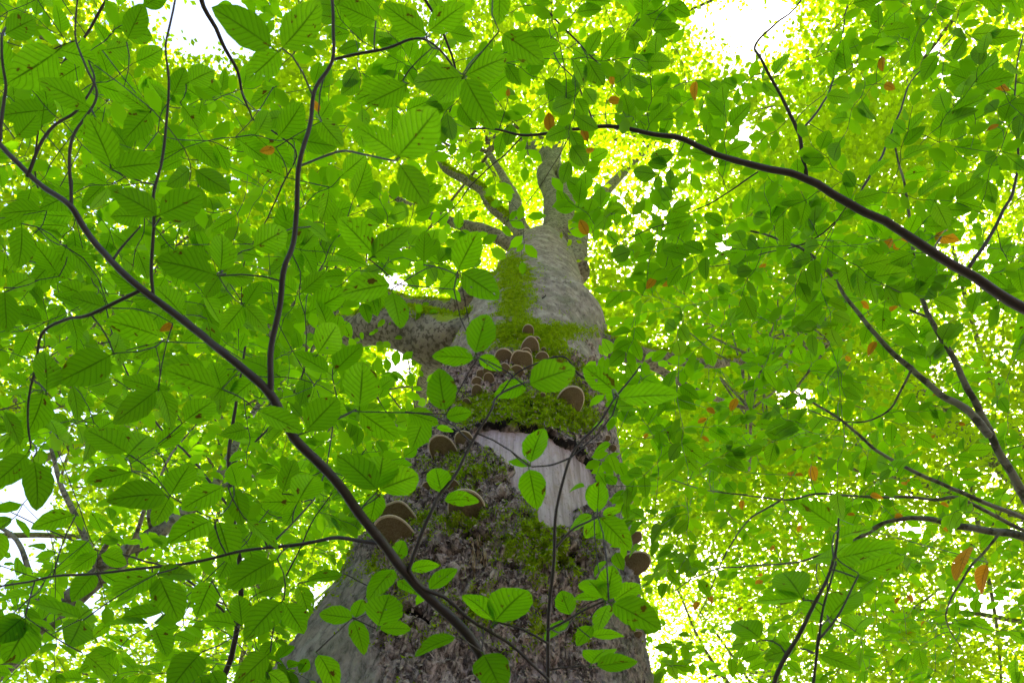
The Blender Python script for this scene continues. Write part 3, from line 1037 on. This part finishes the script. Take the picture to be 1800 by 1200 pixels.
class Young:
    """a young beech: stem to the ground, branches traced as polylines, twigs and leaves"""
    def __init__(self, base, label, stems, name='young_beech'):
        self.root = root(name, base, label, 'tree', 'young beeches under the old tree')
        self.base = base
        self.sk = []          # skeleton points (xyz, radius, branch index)
        self.tubes = []
        self.leaves = []      # (matrix, kind, branch)
        for s in stems:
            rows = np.array([(*P(a, b, d), r) for a, b, d, r in s['pts']])
            if s.get('ground'):
                p0 = rows[0]
                bz = np.array((*base, p0[3] * 1.5))
                mid = np.array((*(p0[:3] * .55 + np.array(base) * .45), p0[3] * 1.2))
                e1 = p0 + (p0 - rows[1]) * np.array((.9, .9, .9, 0)) * min(1.0, .12 / np.linalg.norm((p0 - rows[1])[:3]))
                e2 = np.array((*(e1[:3] * .86 + np.array(base) * .14), p0[3] * 1.1))
                rows = np.vstack([bz, mid, e2, e1, rows])
            rows = catmull(rows, max(8, 6 * len(rows)))
            rows[:, :3] += (np.stack([fbm(rows[:, :3], 9, 2, 3.3), fbm(rows[:, :3], 9, 2, 13.3), fbm(rows[:, :3], 9, 2, 23.3)], 1) - .5) * .02
            tb = Tubes()
            tb.add(rows, 8, .3, 1.0)
            self.tubes.append(tb)
            bi = len(self.tubes) - 1
            vis = rows[:, 2] > 1.9
            for q in rows[vis]:
                self.sk.append((*q, bi))

    def nearest(self, p, shadow=1.0):
        S = np.array(self.sk)
        d = np.linalg.norm(S[:, :3] - p, axis=1)
        i = int(d.argmin())
        return S[i], d[i]

    def grow(self, p, r=0.0011):
        """twig from the skeleton to p; returns branch index and direction at p"""
        s, d = self.nearest(p)
        bi = int(s[4])
        if d < 0.004:
            return bi, np.array((0, 0, 0.0))
        a = s[:3]
        m = (a + p) / 2 + RNG.normal(0, 1, 3) * d * .07 + np.array((0, 0, d * .05))
        r0 = min(s[3] * .7, r * (1.0 + d * 2.2))
        n = max(4, int(d / .05))
        rows = catmull([(*a, r0), (*m, (r0 + r) / 2), (*p, r)], n)
        self.tubes[bi].add(rows, 5)
        for q in rows[1:]:
            self.sk.append((*q, bi))
        return bi, rows[-1, :3] - rows[-2, :3]

    def near_leaf(self, b, tip, depth, jitter=True):
        B = P(*b, depth)
        # tip on a plane through the base, close to level, slightly drooping
        q = P(*tip, 1.0) - CAM
        nrm = np.array((random.uniform(-.28, .28), random.uniform(-.28, .28), 1.0))
        t = ((B - CAM) @ nrm) / (q @ nrm)
        T = CAM + q * t
        self.leaves.append((leaf_matrix(B, T, random.uniform(-.3, .3), random.uniform(-.3, .3)), 'near', None, B))

    def orange(self, lst, depth):
        for x, y, sz in lst:
            a = random.uniform(0, 6.28)
            d = depth * random.uniform(.9, 1.1)
            n0 = len(self.leaves)
            self.near_leaf((x - .5 * sz * math.cos(a), y - .5 * sz * math.sin(a)), (x + .5 * sz * math.cos(a), y + .5 * sz * math.sin(a)), d)
            m, k, b, B = self.leaves[n0]
            self.leaves[n0] = (m, 'orange', b, B)

    def spray(self, p, d, n, L, kind='mid', bi=None):
        """short twig with alternate leaves lying in a roughly level plane"""
        d = np.array(d, float)
        d[2] *= .3
        if np.linalg.norm(d[:2]) < 1e-6:
            d = RNG.normal(0, 1, 3) * np.array((1, 1, .1))
        d /= np.linalg.norm(d)
        up = np.array((random.gauss(0, .22), random.gauss(0, .22), 1.0))
        s = np.cross(d, up)
        s /= np.linalg.norm(s)
        step = L * .52
        pts = [p + d * step * k + s * math.sin(k * 2.1) * .006 + np.array((0, 0, -.002 * k * k)) for k in range(n // 2 + 2)]
        self.tubes[bi].add(catmull([(*q, .0011 - .0004 * i / len(pts)) for i, q in enumerate(pts)], 2 * len(pts)), 4)
        for k in range(n):
            q = pts[min(k // 2 + (k % 2), len(pts) - 1)] if k < n - 1 else pts[-1]
            sg = 1 if k % 2 else -1
            an = math.radians(random.uniform(35, 68)) * sg if k < n - 1 else math.radians(random.uniform(-15, 15))
            dv = d * math.cos(an) + s * math.sin(an) + np.array((0, 0, random.gauss(-.10, .16)))
            dv /= np.linalg.norm(dv)
            l = L * random.uniform(.62, 1.15)
            B = q + dv * l * .12
            self.leaves.append((leaf_matrix(B, B + dv * l, random.gauss(0, .28), random.gauss(0, .28)), kind, bi, B))

    def finish(self, cap=300):
        # attach digitised leaves nearest-first so that twigs branch from twigs
        todo = [i for i, l in enumerate(self.leaves) if l[2] is None]
        while todo:
            S = np.array([q[:3] for q in self.sk])
            ds = [np.linalg.norm(S - self.leaves[i][3], axis=1).min() for i in todo]
            i = todo.pop(int(np.argmin(ds)))
            m, k, _, B = self.leaves[i]
            y = np.array(m.to_3x3() @ Vector((0, 1, 0)))
            bi, _d = self.grow(B - y * .10)
            self.leaves[i] = (m, k, bi, B)
        parts = []
        for k, tb in enumerate(self.tubes):
            parts.append(child('branch' if k else 'stem', tb.build('branch', TWIG if self.thin else BARK_PLAIN), self.root))
        L = self.leaves
        x, y, d = project(np.array([l[3] for l in L]))
        size = np.array([l[0].to_scale()[1] * (3 if l[1] == 'orange' else 1) for l in L]) / np.maximum(d, .05)
        vis = (x > -60) & (x < 1860) & (y > -60) & (y < 1260) & (d > 0)
        order = np.argsort(-(size * vis + (size * .001)))
        keep, rest = order[:cap], order[cap:]
        for i in keep:
            m, kind, bi, B = L[i]
            pool = {'near': NEAR_L, 'mid': MID_L, 'orange': ORA_L}[kind]
            o = link('leaf', random.choice(pool), parts[bi])
            o.matrix_parent_inverse = Matrix()
            o.matrix_basis = m
            if kind == 'orange':
                o['label'] = 'withered orange leaf'
        if len(rest):
            V6 = np.array([(0, -.1, 0), (-.27, .25, .05), (-.26, .65, .04), (0, 1, -.05), (.26, .65, .04), (.27, .25, .05)])
            Ms = np.array([np.array(L[i][0]) for i in rest])
            V = (np.einsum('nij,kj->nki', Ms[:, :3, :3], V6) + Ms[:, None, :3, 3]).reshape(-1, 3)
            o = np.arange(len(rest))[:, None] * 6
            F = np.vstack([o + np.array([0, 3, 2, 1]), o + np.array([0, 5, 4, 3])])
            child('foliage', mesh_np('foliage', V, F, LEAF_MASS, False, None, {'rnd': np.repeat(RNG.random(len(rest)), 6)}), self.root, kind='stuff')


def S(pts, ground=False):
    return {'pts': pts, 'ground': ground}


def poly(pts, d0, d1, r0, r1):
    n = len(pts)
    return [(x, y, d0 + (d1 - d0) * k / (n - 1), r0 + (r1 - r0) * k / (n - 1)) for k, (x, y) in enumerate(pts)]


def fill(Y, n, region, dr, leaves, L, avoid=None):
    """sprays scattered over a photo region and depth range, attached to the tree"""
    cand = []
    while len(cand) < n:
        x, y = random.uniform(region[0], region[2]), random.uniform(region[1], region[3])
        if avoid and any(((x - a) / c) ** 2 + ((y - b) / e) ** 2 < 1 for a, b, c, e in avoid):
            continue
        cand.append(P(x, y, random.uniform(*dr)))
    cand = np.array(cand)
    left = list(range(n))
    while left:
        Sx = np.array([q[:3] for q in Y.sk])
        C = cand[left]
        # nearest pending node first (coarse: process the 12 closest at a time)
        dm = np.array([np.linalg.norm(Sx - c, axis=1).min() for c in C])
        pick = [left[q] for q in np.argsort(dm)[:12]]
        for i in pick:
            bi, d = Y.grow(cand[i])
            Y.spray(cand[i], d, random.randint(*leaves), L, 'mid', bi)
        left = [q for q in left if q not in pick]


TRUNK_KEEP = [(700, 905, 85, 90), (940, 560, 110, 210), (860, 340, 110, 110), (650, 580, 110, 60), (900, 820, 190, 220), (860, 1100, 290, 230), (720, 580, 150, 85), (660, 560, 90, 60)]
GAP_KEEP = [(350, 40, 140, 90), (1305, 50, 95, 70)]
LIMB_KEEP = [(160, 1030, 60, 40), (230, 970, 60, 45), (310, 910, 60, 45), (380, 840, 45, 50), (120, 890, 35, 90)]

# --- the leaning sapling whose dark stem crosses the view
Y1 = Young((0.35, 1.2, 0.0), 'slender young beech with dark diagonal stem and large leaves before the old trunk', [
    S([(900, 1330, 1.05, .0078), (830, 1135, 1.0, .0072), (760, 1050, .97, .007), (680, 965, .94, .0068), (600, 865, .92, .0065), (520, 775, .9, .0062), (470, 692, .9, .0058),
       (400, 630, .9, .0052), (330, 570, .92, .005), (240, 500, .93, .0046), (150, 400, .95, .0042), (115, 355, .95, .004), (60, 315, .97, .0036), (0, 258, .98, .0033), (-60, 200, 1.0, .003)], True),
    S(poly([(470, 692), (478, 600), (500, 480), (515, 420), (525, 300), (545, 220), (560, 150), (585, 100), (587, 40), (590, -40)], .9, 1.0, .0044, .0022)),
    S(poly([(721, 1000), (746, 1029), (787, 1054), (833, 1096), (896, 1135), (960, 1190)], .95, 1.0, .0032, .0018)),
    S(poly([(721, 1000), (740, 955), (765, 890), (775, 865), (803, 828), (828, 771), (864, 717), (875, 695), (925, 672)], .95, 1.05, .0030, .0014)),
    S(poly([(247, 513), (167, 552), (120, 563), (67, 593), (53, 657), (42, 717), (47, 793)], .93, 1.0, .0027, .0013)),
    S(poly([(202, 453), (215, 433), (250, 400)], .94, .96, .002, .0012)),
    S(poly([(50, 313), (90, 233), (130, 197), (158, 150), (150, 110)], .97, 1.0, .0026, .0012)),
    S(poly([(120, 363), (122, 300), (128, 235), (160, 170), (145, 120), (130, 60), (135, -30)], .95, 1.0, .0024, .0012)),
    S(poly([(672, 957), (600, 950), (560, 955), (480, 965), (380, 985), (200, 1015), (70, 1020), (-20, 1030)], .94, 1.05, .0030, .0015)),
    S(poly([(268, 528), (272, 450), (280, 345), (290, 290), (297, 220), (303, 150), (295, 80), (310, -30)], .93, .98, .0024, .0014)),
    S(poly([(0, 258), (5, 190), (10, 140), (0, 60)], .98, 1.0, .0026, .0016)),
    S(poly([(530, 290), (600, 265), (690, 280)], .98, .8, .0018, .0012)),
    S(poly([(585, 100), (680, 85), (750, 80), (820, 135)], 1.0, .95, .0024, .0014)),
], name='young_beech')
Y1.thin = True
LEAVES1 = [((476, 82), (380, 12), .80), ((497, 84), (568, 8), .80), ((490, 90), (440, 142), .85), ((225, 68), (250, 5), 1.1), ((103, 88), (178, 106), 1.0), ((98, 92), (15, 152), 1.0),
           ((152, 186), (76, 140), .9), ((195, 290), (160, 200), .9), ((203, 296), (286, 282), .9), ((275, 378), (200, 328), .9), ((282, 378), (362, 342), .95), ((260, 195), (215, 160), 1.2),
           ((262, 198), (225, 242), 1.2), ((320, 185), (352, 228), 1.3), ((332, 145), (380, 118), 1.3), ((482, 155), (442, 186), 1.4), ((483, 157), (509, 192), 1.4), ((185, 88), (238, 80), 1.2),
           ((560, 208), (600, 260), 1.2), ((500, 310), (450, 285), 1.2), ((578, 335), (572, 390), 1.2), ((38, 400), (42, 466), 1.1), ((115, 437), (94, 494), 1.2), ((117, 436), (176, 482), 1.1),
           ((15, 510), (63, 478), 1.2), ((8, 513), (12, 582), 1.1), ((185, 540), (124, 524), 1.1), ((375, 482), (286, 452), .9), ((388, 475), (396, 402), .95), ((447, 435), (511, 398), 1.0),
           ((388, 482), (452, 490), 1.0), ((386, 485), (360, 522), 1.2), ((432, 535), (456, 494), 1.2), ((427, 538), (390, 586), 1.1), ((430, 538), (479, 582), 1.1), ((282, 592), (200, 558), 1.0),
           ((280, 603), (242, 630), 1.2), ((198, 620), (219, 584), 1.2), ((192, 625), (116, 668), .95), ((82, 685), (85, 612), .95), ((273, 683), (217, 660), 1.1), ((383, 682), (286, 652), .85),
           ((282, 685), (312, 748), 1.0), ((272, 688), (210, 737), 1.0), ((325, 740), (374, 702), 1.1), ((387, 685), (386, 727), 1.3), ((388, 680), (374, 630), 1.2), ((455, 722), (534, 757), .85),
           ((540, 755), (598, 692), .9), ((222, 795), (153, 748), .95), ((225, 800), (267, 750), 1.1), ((277, 785), (327, 748), 1.2), ((75, 692), (62, 754), 1.1), ((8, 725), (42, 780), 1.1),
           ((365, 565), (379, 612), 1.4), ((60, 812), (76, 890), .95), ((45, 800), (-6, 852), 1.0), ((128, 905), (63, 922), 1.1), ((130, 905), (146, 932), 1.3), ((225, 830), (153, 850), 1.05),
           ((290, 870), (208, 862), 1.0), ((300, 870), (332, 814), 1.1), ((297, 875), (274, 919), 1.2), ((392, 855), (318, 889), .95), ((370, 915), (300, 940), 1.0), ((385, 918), (406, 980), 1.05),
           ((412, 860), (426, 919), 1.1), ((435, 915), (490, 964), .95), ((498, 862), (516, 806), 1.1), ((525, 880), (557, 818), 1.05), ((522, 885), (504, 924), 1.2), ((525, 882), (460, 879), 1.1),
           ((480, 985), (408, 1020), .95), ((375, 1012), (353, 982), 1.4), ((278, 1010), (347, 1000), 1.0), ((273, 1008), (198, 1047), .95), ((280, 1015), (313, 1088), .95), ((370, 1025), (348, 1072), 1.1),
           ((455, 1042), (502, 1024), 1.2), ((425, 1098), (420, 1036), 1.05), ((415, 1098), (356, 1080), 1.1), ((493, 1058), (431, 1112), .95), ((500, 1060), (537, 1112), 1.0), ((525, 1030), (546, 1077), 1.1),
           ((602, 1010), (540, 1020), 1.1), ((140, 1085), (60, 1049), .9), ((140, 1085), (174, 1054), 1.2), ((142, 1092), (124, 1138), 1.1), ((45, 1090), (38, 1144), 1.0), ((40, 1085), (-4, 1122), 1.0),
           ((45, 1088), (112, 1106), 1.0), ((633, 724), (700, 772), .95), ((663, 860), (598, 793), .9), ((664, 858), (676, 782), .95), ((668, 860), (744, 829), .95), ((662, 865), (654, 912), 1.2),
           ((718, 725), (772, 743), 1.1), ((745, 735), (727, 784), 1.2), ((785, 733), (829, 721), 1.3), ((776, 866), (764, 810), 1.0), ((782, 880), (842, 870), 1.0), ((933, 812), (949, 743), .98),
           ((930, 825), (943, 885), 1.05), ((930, 818), (893, 809), 1.2), ((695, 985), (713, 946), 1.2), ((722, 1000), (772, 985), 1.05), ((692, 1000), (648, 1042), 1.0), ((700, 1020), (742, 1046), 1.1),
           ((755, 1035), (802, 997), 1.0), ((750, 1040), (731, 1062), 1.4), ((620, 1085), (560, 1080), 1.0), ((622, 1090), (642, 1138), 1.0), ((625, 1085), (638, 1048), 1.2), ((665, 1100), (681, 1043), 1.0),
           ((668, 1105), (724, 1100), 1.05), ((800, 1120), (728, 1138), .9), ((700, 275), (777, 188), .72), ((697, 272), (636, 222), .75), ((703, 290), (752, 364), .75), ((655, 445), (598, 378), .85),
           ((655, 450), (722, 398), .85), ((745, 460), (745, 405), 1.0), ((805, 475), (839, 403), .95), ((685, 500), (598, 511), .85), ((805, 478), (777, 512), 1.2), ((812, 480), (880, 522), .9),
           ((690, 515), (706, 578), .95), ((836, 620), (856, 542), .85), ((832, 630), (760, 621), .9), ((783, 720), (766, 643), .9), ((842, 628), (882, 646), 1.2), ((632, 715), (641, 627), .85),
           ((932, 675), (1014, 638), .85), ((925, 675), (870, 693), 1.1), ((655, 35), (598, 8), 1.0), ((745, 58), (678, 14), .9), ((750, 60), (686, 52), 1.0), ((755, 55), (817, 3), .9),
           ((880, -25), (875, 44), .9), ((885, 60), (957, 107), .85), ((820, 133), (892, 93), .9), ((818, 140), (862, 222), .8), ((815, 138), (768, 177), 1.0), ((812, 135), (724, 145), .95),
           ((712, 150), (645, 186), .9), ((700, 145), (624, 177), .95), ((540, 400), (480, 415), 1.1), ((560, 620), (600, 560), 1.2), ((10, 60), (60, 30), 1.1), ((30, 240), (70, 200), 1.1),
           ((100, 480), (60, 420), 1.2), ((150, 1150), (210, 1190), 1.0), ((350, 1150), (300, 1200), 1.0), ((560, 1150), (600, 1200), .95), ((470, 1150), (420, 1195), 1.0), ((850, 1150), (880, 1200), .95)]
for b, t, d in LEAVES1:
    Y1.near_leaf(b, t, d)
fill(Y1, 36, (-40, -40, 620, 700), (1.25, 1.9), (3, 6), .075, TRUNK_KEEP + GAP_KEEP)
fill(Y1, 22, (-40, 640, 560, 1180), (1.3, 1.9), (3, 6), .072, GAP_KEEP + LIMB_KEEP + TRUNK_KEEP)
Y1.orange([(555, 185, 26), (470, 265, 26), (437, 640, 16), (295, 575, 18)], 1.2)
Y1.finish(310)

# --- small upright sapling in front of the trunk
Y2 = Young((0.12, 0.95, 0.0), 'thin upright sapling twig with bright leaves in front of the bare wood', [
    S(poly([(958, 1230), (962, 1115), (972, 1000), (975, 890), (1000, 800), (1060, 740), (1090, 695), (1130, 640)], 1.0, 1.08, .0030, .0013), True),
    S(poly([(974, 960), (1000, 925), (1030, 912), (1055, 905)], .99, 1.02, .0018, .0012)),
    S(poly([(962, 1110), (1000, 1092), (1040, 1070), (1070, 1055)], .99, 1.0, .0020, .0013)),
    S(poly([(962, 1130), (920, 1110), (872, 1095)], .99, .98, .0018, .0012)),
    S(poly([(1000, 800), (965, 815), (933, 818)], 1.0, 1.0, .0016, .0010)),
    S(poly([(1090, 695), (1020, 660), (990, 626), (936, 641), (900, 663), (880, 690)], 1.06, 1.1, .0018, .0011)),
])
Y2.thin = True
for b, t, d in [((868, 1090), (817, 1033), .92), ((870, 1092), (927, 1018), .92), ((872, 1095), (912, 1035), 1.0), ((1002, 1080), (984, 1038), 1.15), ((1055, 1050), (1008, 1044), 1.1), ((1060, 1050), (1028, 998), 1.0),
                ((1065, 1055), (1079, 988), .98), ((1080, 1055), (1127, 1019), 1.1), ((1078, 1060), (1157, 1096), .85), ((1070, 1062), (1046, 1100), 1.2), ((1000, 1092), (953, 1111), 1.1), ((1040, 1100), (1014, 1127), 1.2),
                ((1042, 1118), (1097, 1104), 1.1), ((1050, 900), (1053, 840), 1.0), ((1055, 910), (1107, 957), .95), ((1052, 912), (1027, 942), 1.3), ((1040, 905), (998, 926), 1.2), ((1060, 905), (1090, 890), 1.3),
                ((1082, 690), (1028, 638), .9), ((1090, 700), (1192, 686), .72), ((1040, 1165), (1070, 1120), 1.0), ((1050, 1170), (1120, 1160), .95)]:
    Y2.near_leaf(b, t, d)
Y2.finish()

# --- sprig low on the right
Y3 = Young((0.22, 1.05, 0.0), 'low sapling with large dark leaves on forked upright twigs', [
    S(poly([(1340, 1250), (1398, 1120), (1420, 1065), (1450, 1010), (1470, 960), (1475, 915)], .86, .9, .0030, .0013), True),
    S(poly([(1436, 1200), (1437, 1120), (1440, 1060), (1465, 985)], .86, .9, .0020, .0012)),
    S(poly([(1437, 1120), (1470, 1075), (1505, 1010)], .86, .9, .0016, .0011)),
])
Y3.thin = True
for b, t, d in [((1468, 925), (1403, 883), .85), ((1475, 945), (1532, 918), .95), ((1408, 1048), (1373, 988), .9), ((1405, 1050), (1328, 1058), .9), ((1465, 980), (1410, 974), .95), ((1465, 980), (1491, 943), 1.2),
                ((1475, 980), (1572, 958), .8), ((1510, 1010), (1585, 973), .85), ((1470, 985), (1502, 1027), 1.0), ((1462, 1080), (1507, 1023), .95), ((1455, 1090), (1413, 1048), 1.0), ((1335, 1120), (1282, 1077), .9),
                ((1505, 1105), (1526, 1068), 1.2), ((1460, 1090), (1449, 1122), 1.2), ((1400, 1140), (1340, 1150), .9), ((1440, 1150), (1510, 1170), .9)]:
    Y3.near_leaf(b, t, d)
Y3.finish()

# --- tree whose long arching branch reaches in from the right
Y5 = Young((2.9, 0.4, 0.0), 'young beech with one long dark arching branch reaching over to the old trunk', [
    S(poly([(2050, 700), (1900, 600), (1800, 540), (1700, 480), (1600, 420), (1500, 360), (1420, 313), (1340, 297), (1270, 275), (1200, 245), (1150, 236), (1070, 224), (1000, 230), (925, 238), (860, 228), (780, 222)], 1.9, 2.1, .017, .0022), True),
    S(poly([(1418, 312), (1403, 233), (1380, 187), (1340, 107), (1330, 80), (1365, 45), (1400, 10), (1430, -40)], 2.15, 2.3, .0066, .002)),
    S(poly([(1403, 233), (1440, 190), (1465, 140), (1480, 60), (1495, -20)], 2.2, 2.4, .004, .002)),
    S(poly([(925, 238), (833, 323), (793, 370), (720, 430)], 2.3, 2.4, .0026, .0012)),
    S(poly([(1050, 225), (1010, 140), (975, 100), (965, 50)], 2.25, 2.4, .003, .0014)),
    S(poly([(1005, 232), (993, 257), (940, 340), (900, 396)], 2.3, 2.5, .002, .0011)),
    S(poly([(1700, 480), (1760, 380), (1790, 300), (1780, 180), (1800, 60)], 2.1, 2.4, .006, .002)),
    S(poly([(1500, 360), (1560, 250), (1600, 150), (1680, 60)], 2.15, 2.5, .004, .002)),
    S(poly([(1340, 297), (1250, 360), (1150, 400), (1060, 440)], 2.2, 2.5, .003, .0014)),
    S(poly([(1500, 360), (1430, 420), (1330, 450), (1230, 470)], 2.15, 2.5, .003, .0014)),
])
Y5.thin = True
fill(Y5, 115, (960, -40, 1840, 470), (1.9, 2.7), (5, 9), .075, GAP_KEEP + [(940, 430, 100, 150)])
fill(Y5, 12, (790, 150, 980, 420), (2.2, 2.7), (3, 5), .06)
Y5.orange([(1220, 158, 30), (965, 215, 34), (1027, 237, 25), (1036, 265, 18), (1025, 400, 30), (1750, 145, 28), (1552, 113, 24), (1565, 152, 22), (1745, 223, 22), (1375, 395, 14),
           (1145, 497, 22), (1175, 500, 24), (1110, 70, 20), (1075, 140, 20), (1455, 242, 18), (893, 163, 14), (1080, 176, 22)], 2.1)
Y5.finish()

# --- forked grey stems rising at the right
Y6 = Young((2.3, 1.7, 0.0), 'young beech with forked smooth grey stems rising past orange leaves', [
    S(poly([(1870, 1010), (1795, 860), (1755, 790), (1715, 705), (1680, 640), (1640, 570), (1612, 480), (1600, 420), (1592, 330), (1570, 240)], 2.2, 2.5, .016, .003), True),
    S(poly([(1740, 765), (1700, 722), (1650, 690), (1600, 650), (1540, 590), (1500, 540), (1440, 460), (1365, 420), (1290, 400)], 2.22, 2.6, .014, .003)),
    S(poly([(1630, 557), (1560, 527), (1477, 485), (1417, 450)], 2.3, 2.6, .005, .002)),
    S(poly([(1600, 650), (1560, 720), (1480, 740), (1380, 700)], 2.3, 2.6, .004, .002)),
    S(poly([(1612, 480), (1680, 380), (1740, 300)], 2.3, 2.7, .004, .002)),
])
Y6.thin = False
fill(Y6, 122, (1060, 380, 1840, 800), (2.15, 3.2), (5, 9), .074, [(960, 640, 115, 300)])
Y6.orange([(1560, 432, 30), (1585, 430, 32), (1660, 415, 34), (1620, 425, 20), (1518, 492, 26), (1573, 487, 22), (1520, 535, 18), (1533, 610, 24), (1340, 468, 16), (1290, 710, 22),
           (1235, 740, 18), (1250, 722, 18), (1490, 630, 14), (1570, 540, 18), (1240, 770, 14), (1690, 745, 14), (1135, 765, 12), (1645, 697, 12), (1640, 770, 15)], 2.5)
Y6.finish()

# --- low boughs at the lower right
Y7 = Young((2.9, 2.4, 0.0), 'young beech with nearly level wavy grey boughs and many small leaves', [
    S(poly([(1950, 1010), (1800, 945), (1760, 935), (1680, 920), (1620, 912), (1560, 918), (1500, 950)], 2.6, 2.7, .020, .005), True),
    S(poly([(1860, 965), (1800, 910), (1700, 870), (1610, 830), (1540, 790), (1480, 740), (1420, 700), (1350, 660), (1290, 640), (1200, 580)], 2.55, 2.8, .010, .002)),
    S(poly([(1850, 960), (1700, 880), (1640, 877), (1540, 875), (1460, 868), (1380, 876), (1260, 865), (1180, 840)], 2.55, 2.8, .008, .002)),
    S(poly([(1760, 935), (1700, 1010), (1660, 1080), (1690, 1140)], 2.6, 2.7, .005, .002)),
    S(poly([(1560, 918), (1480, 960), (1380, 990), (1260, 1000), (1180, 1040)], 2.7, 2.9, .005, .002)),
    S(poly([(1380, 876), (1300, 930), (1230, 1080)], 2.65, 2.9, .004, .002)),
])
Y7.thin = False
fill(Y7, 150, (1130, 760, 1840, 1210), (2.45, 3.9), (5, 9), .072)
fill(Y7, 26, (1085, 640, 1220, 1200), (2.3, 2.8), (4, 7), .07)
Y7.orange([(1430, 830, 24), (1405, 835, 16), (1390, 830, 14), (1305, 887, 16), (1353, 962, 20), (1335, 1010, 12), (1335, 1025, 14), (1250, 1053, 14), (1225, 1065, 16), (1300, 1070, 12),
           (1538, 870, 16), (1590, 845, 16), (1495, 905, 16), (1665, 925, 18), (1580, 907, 16), (1580, 1055, 12), (1600, 1050, 14), (1620, 1095, 14), (1600, 1115, 14), (1405, 928, 12), (1660, 885, 14)], 2.6)
Y7.orange([(1690, 985, 56), (1725, 1012, 44)], 1.4)
Y7.finish()

# --- overhead tree, twigs hanging in from the top
Y8 = Young((-0.9, -1.4, 0.0), 'young beech overhanging the viewer, fine twigs beside the large sky gap', [
    S(poly([(620, -420), (560, -200), (470, -60), (360, -20), (385, 60), (420, 120), (430, 170), (445, 210)], 1.7, 2.0, .010, .002), True),
    S(poly([(560, -200), (700, -60), (780, 60), (800, 160), (760, 260)], 1.7, 2.2, .005, .002)),
    S(poly([(470, -60), (230, -30), (150, 60), (90, 160), (60, 300), (100, 420)], 1.8, 2.3, .005, .002)),
    S(poly([(445, 210), (520, 265), (480, 360), (430, 470), (420, 600)], 2.0, 2.5, .003, .0015)),
    S(poly([(700, -60), (900, -20), (1000, 60), (1080, 140)], 1.8, 2.3, .005, .002)),
])
Y8.thin = True
fill(Y8, 120, (-40, -40, 780, 560), (1.8, 2.9), (5, 9), .074, TRUNK_KEEP + GAP_KEEP + [(450, 100, 40, 40)])
fill(Y8, 26, (620, -40, 1120, 210), (1.8, 2.6), (4, 8), .072)
Y8.finish()

# --- bushy sapling at the left behind the diagonal stem
Y9 = Young((-1.6, 2.6, 0.0), 'bushy young beech with fine upright twigs behind the diagonal stem', [
    S(poly([(330, 1330), (420, 1100), (410, 900), (402, 800), (415, 700), (430, 600), (440, 500)], 2.6, 3.0, .012, .003), True),
    S(poly([(410, 900), (330, 800), (260, 720), (200, 600), (180, 480)], 2.6, 3.0, .005, .002)),
    S(poly([(420, 1100), (300, 1000), (150, 960), (20, 900)], 2.6, 2.9, .005, .002)),
    S(poly([(405, 820), (480, 740), (540, 640), (560, 540), (590, 430)], 2.7, 3.1, .005, .002)),
    S(poly([(420, 1100), (500, 1020), (560, 900), (650, 780)], 2.6, 3.0, .004, .002)),
    S(poly([(200, 600), (100, 620), (20, 700)], 2.9, 3.0, .003, .0015)),
])
Y9.thin = True
fill(Y9, 150, (-40, 480, 640, 1210), (2.0, 3.6), (5, 9), .072, LIMB_KEEP + TRUNK_KEEP + [(40, 900, 50, 110), (300, 1080, 60, 40)])
fill(Y9, 30, (560, 420, 780, 900), (2.2, 3.4), (4, 7), .07, TRUNK_KEEP)
Y9.finish()
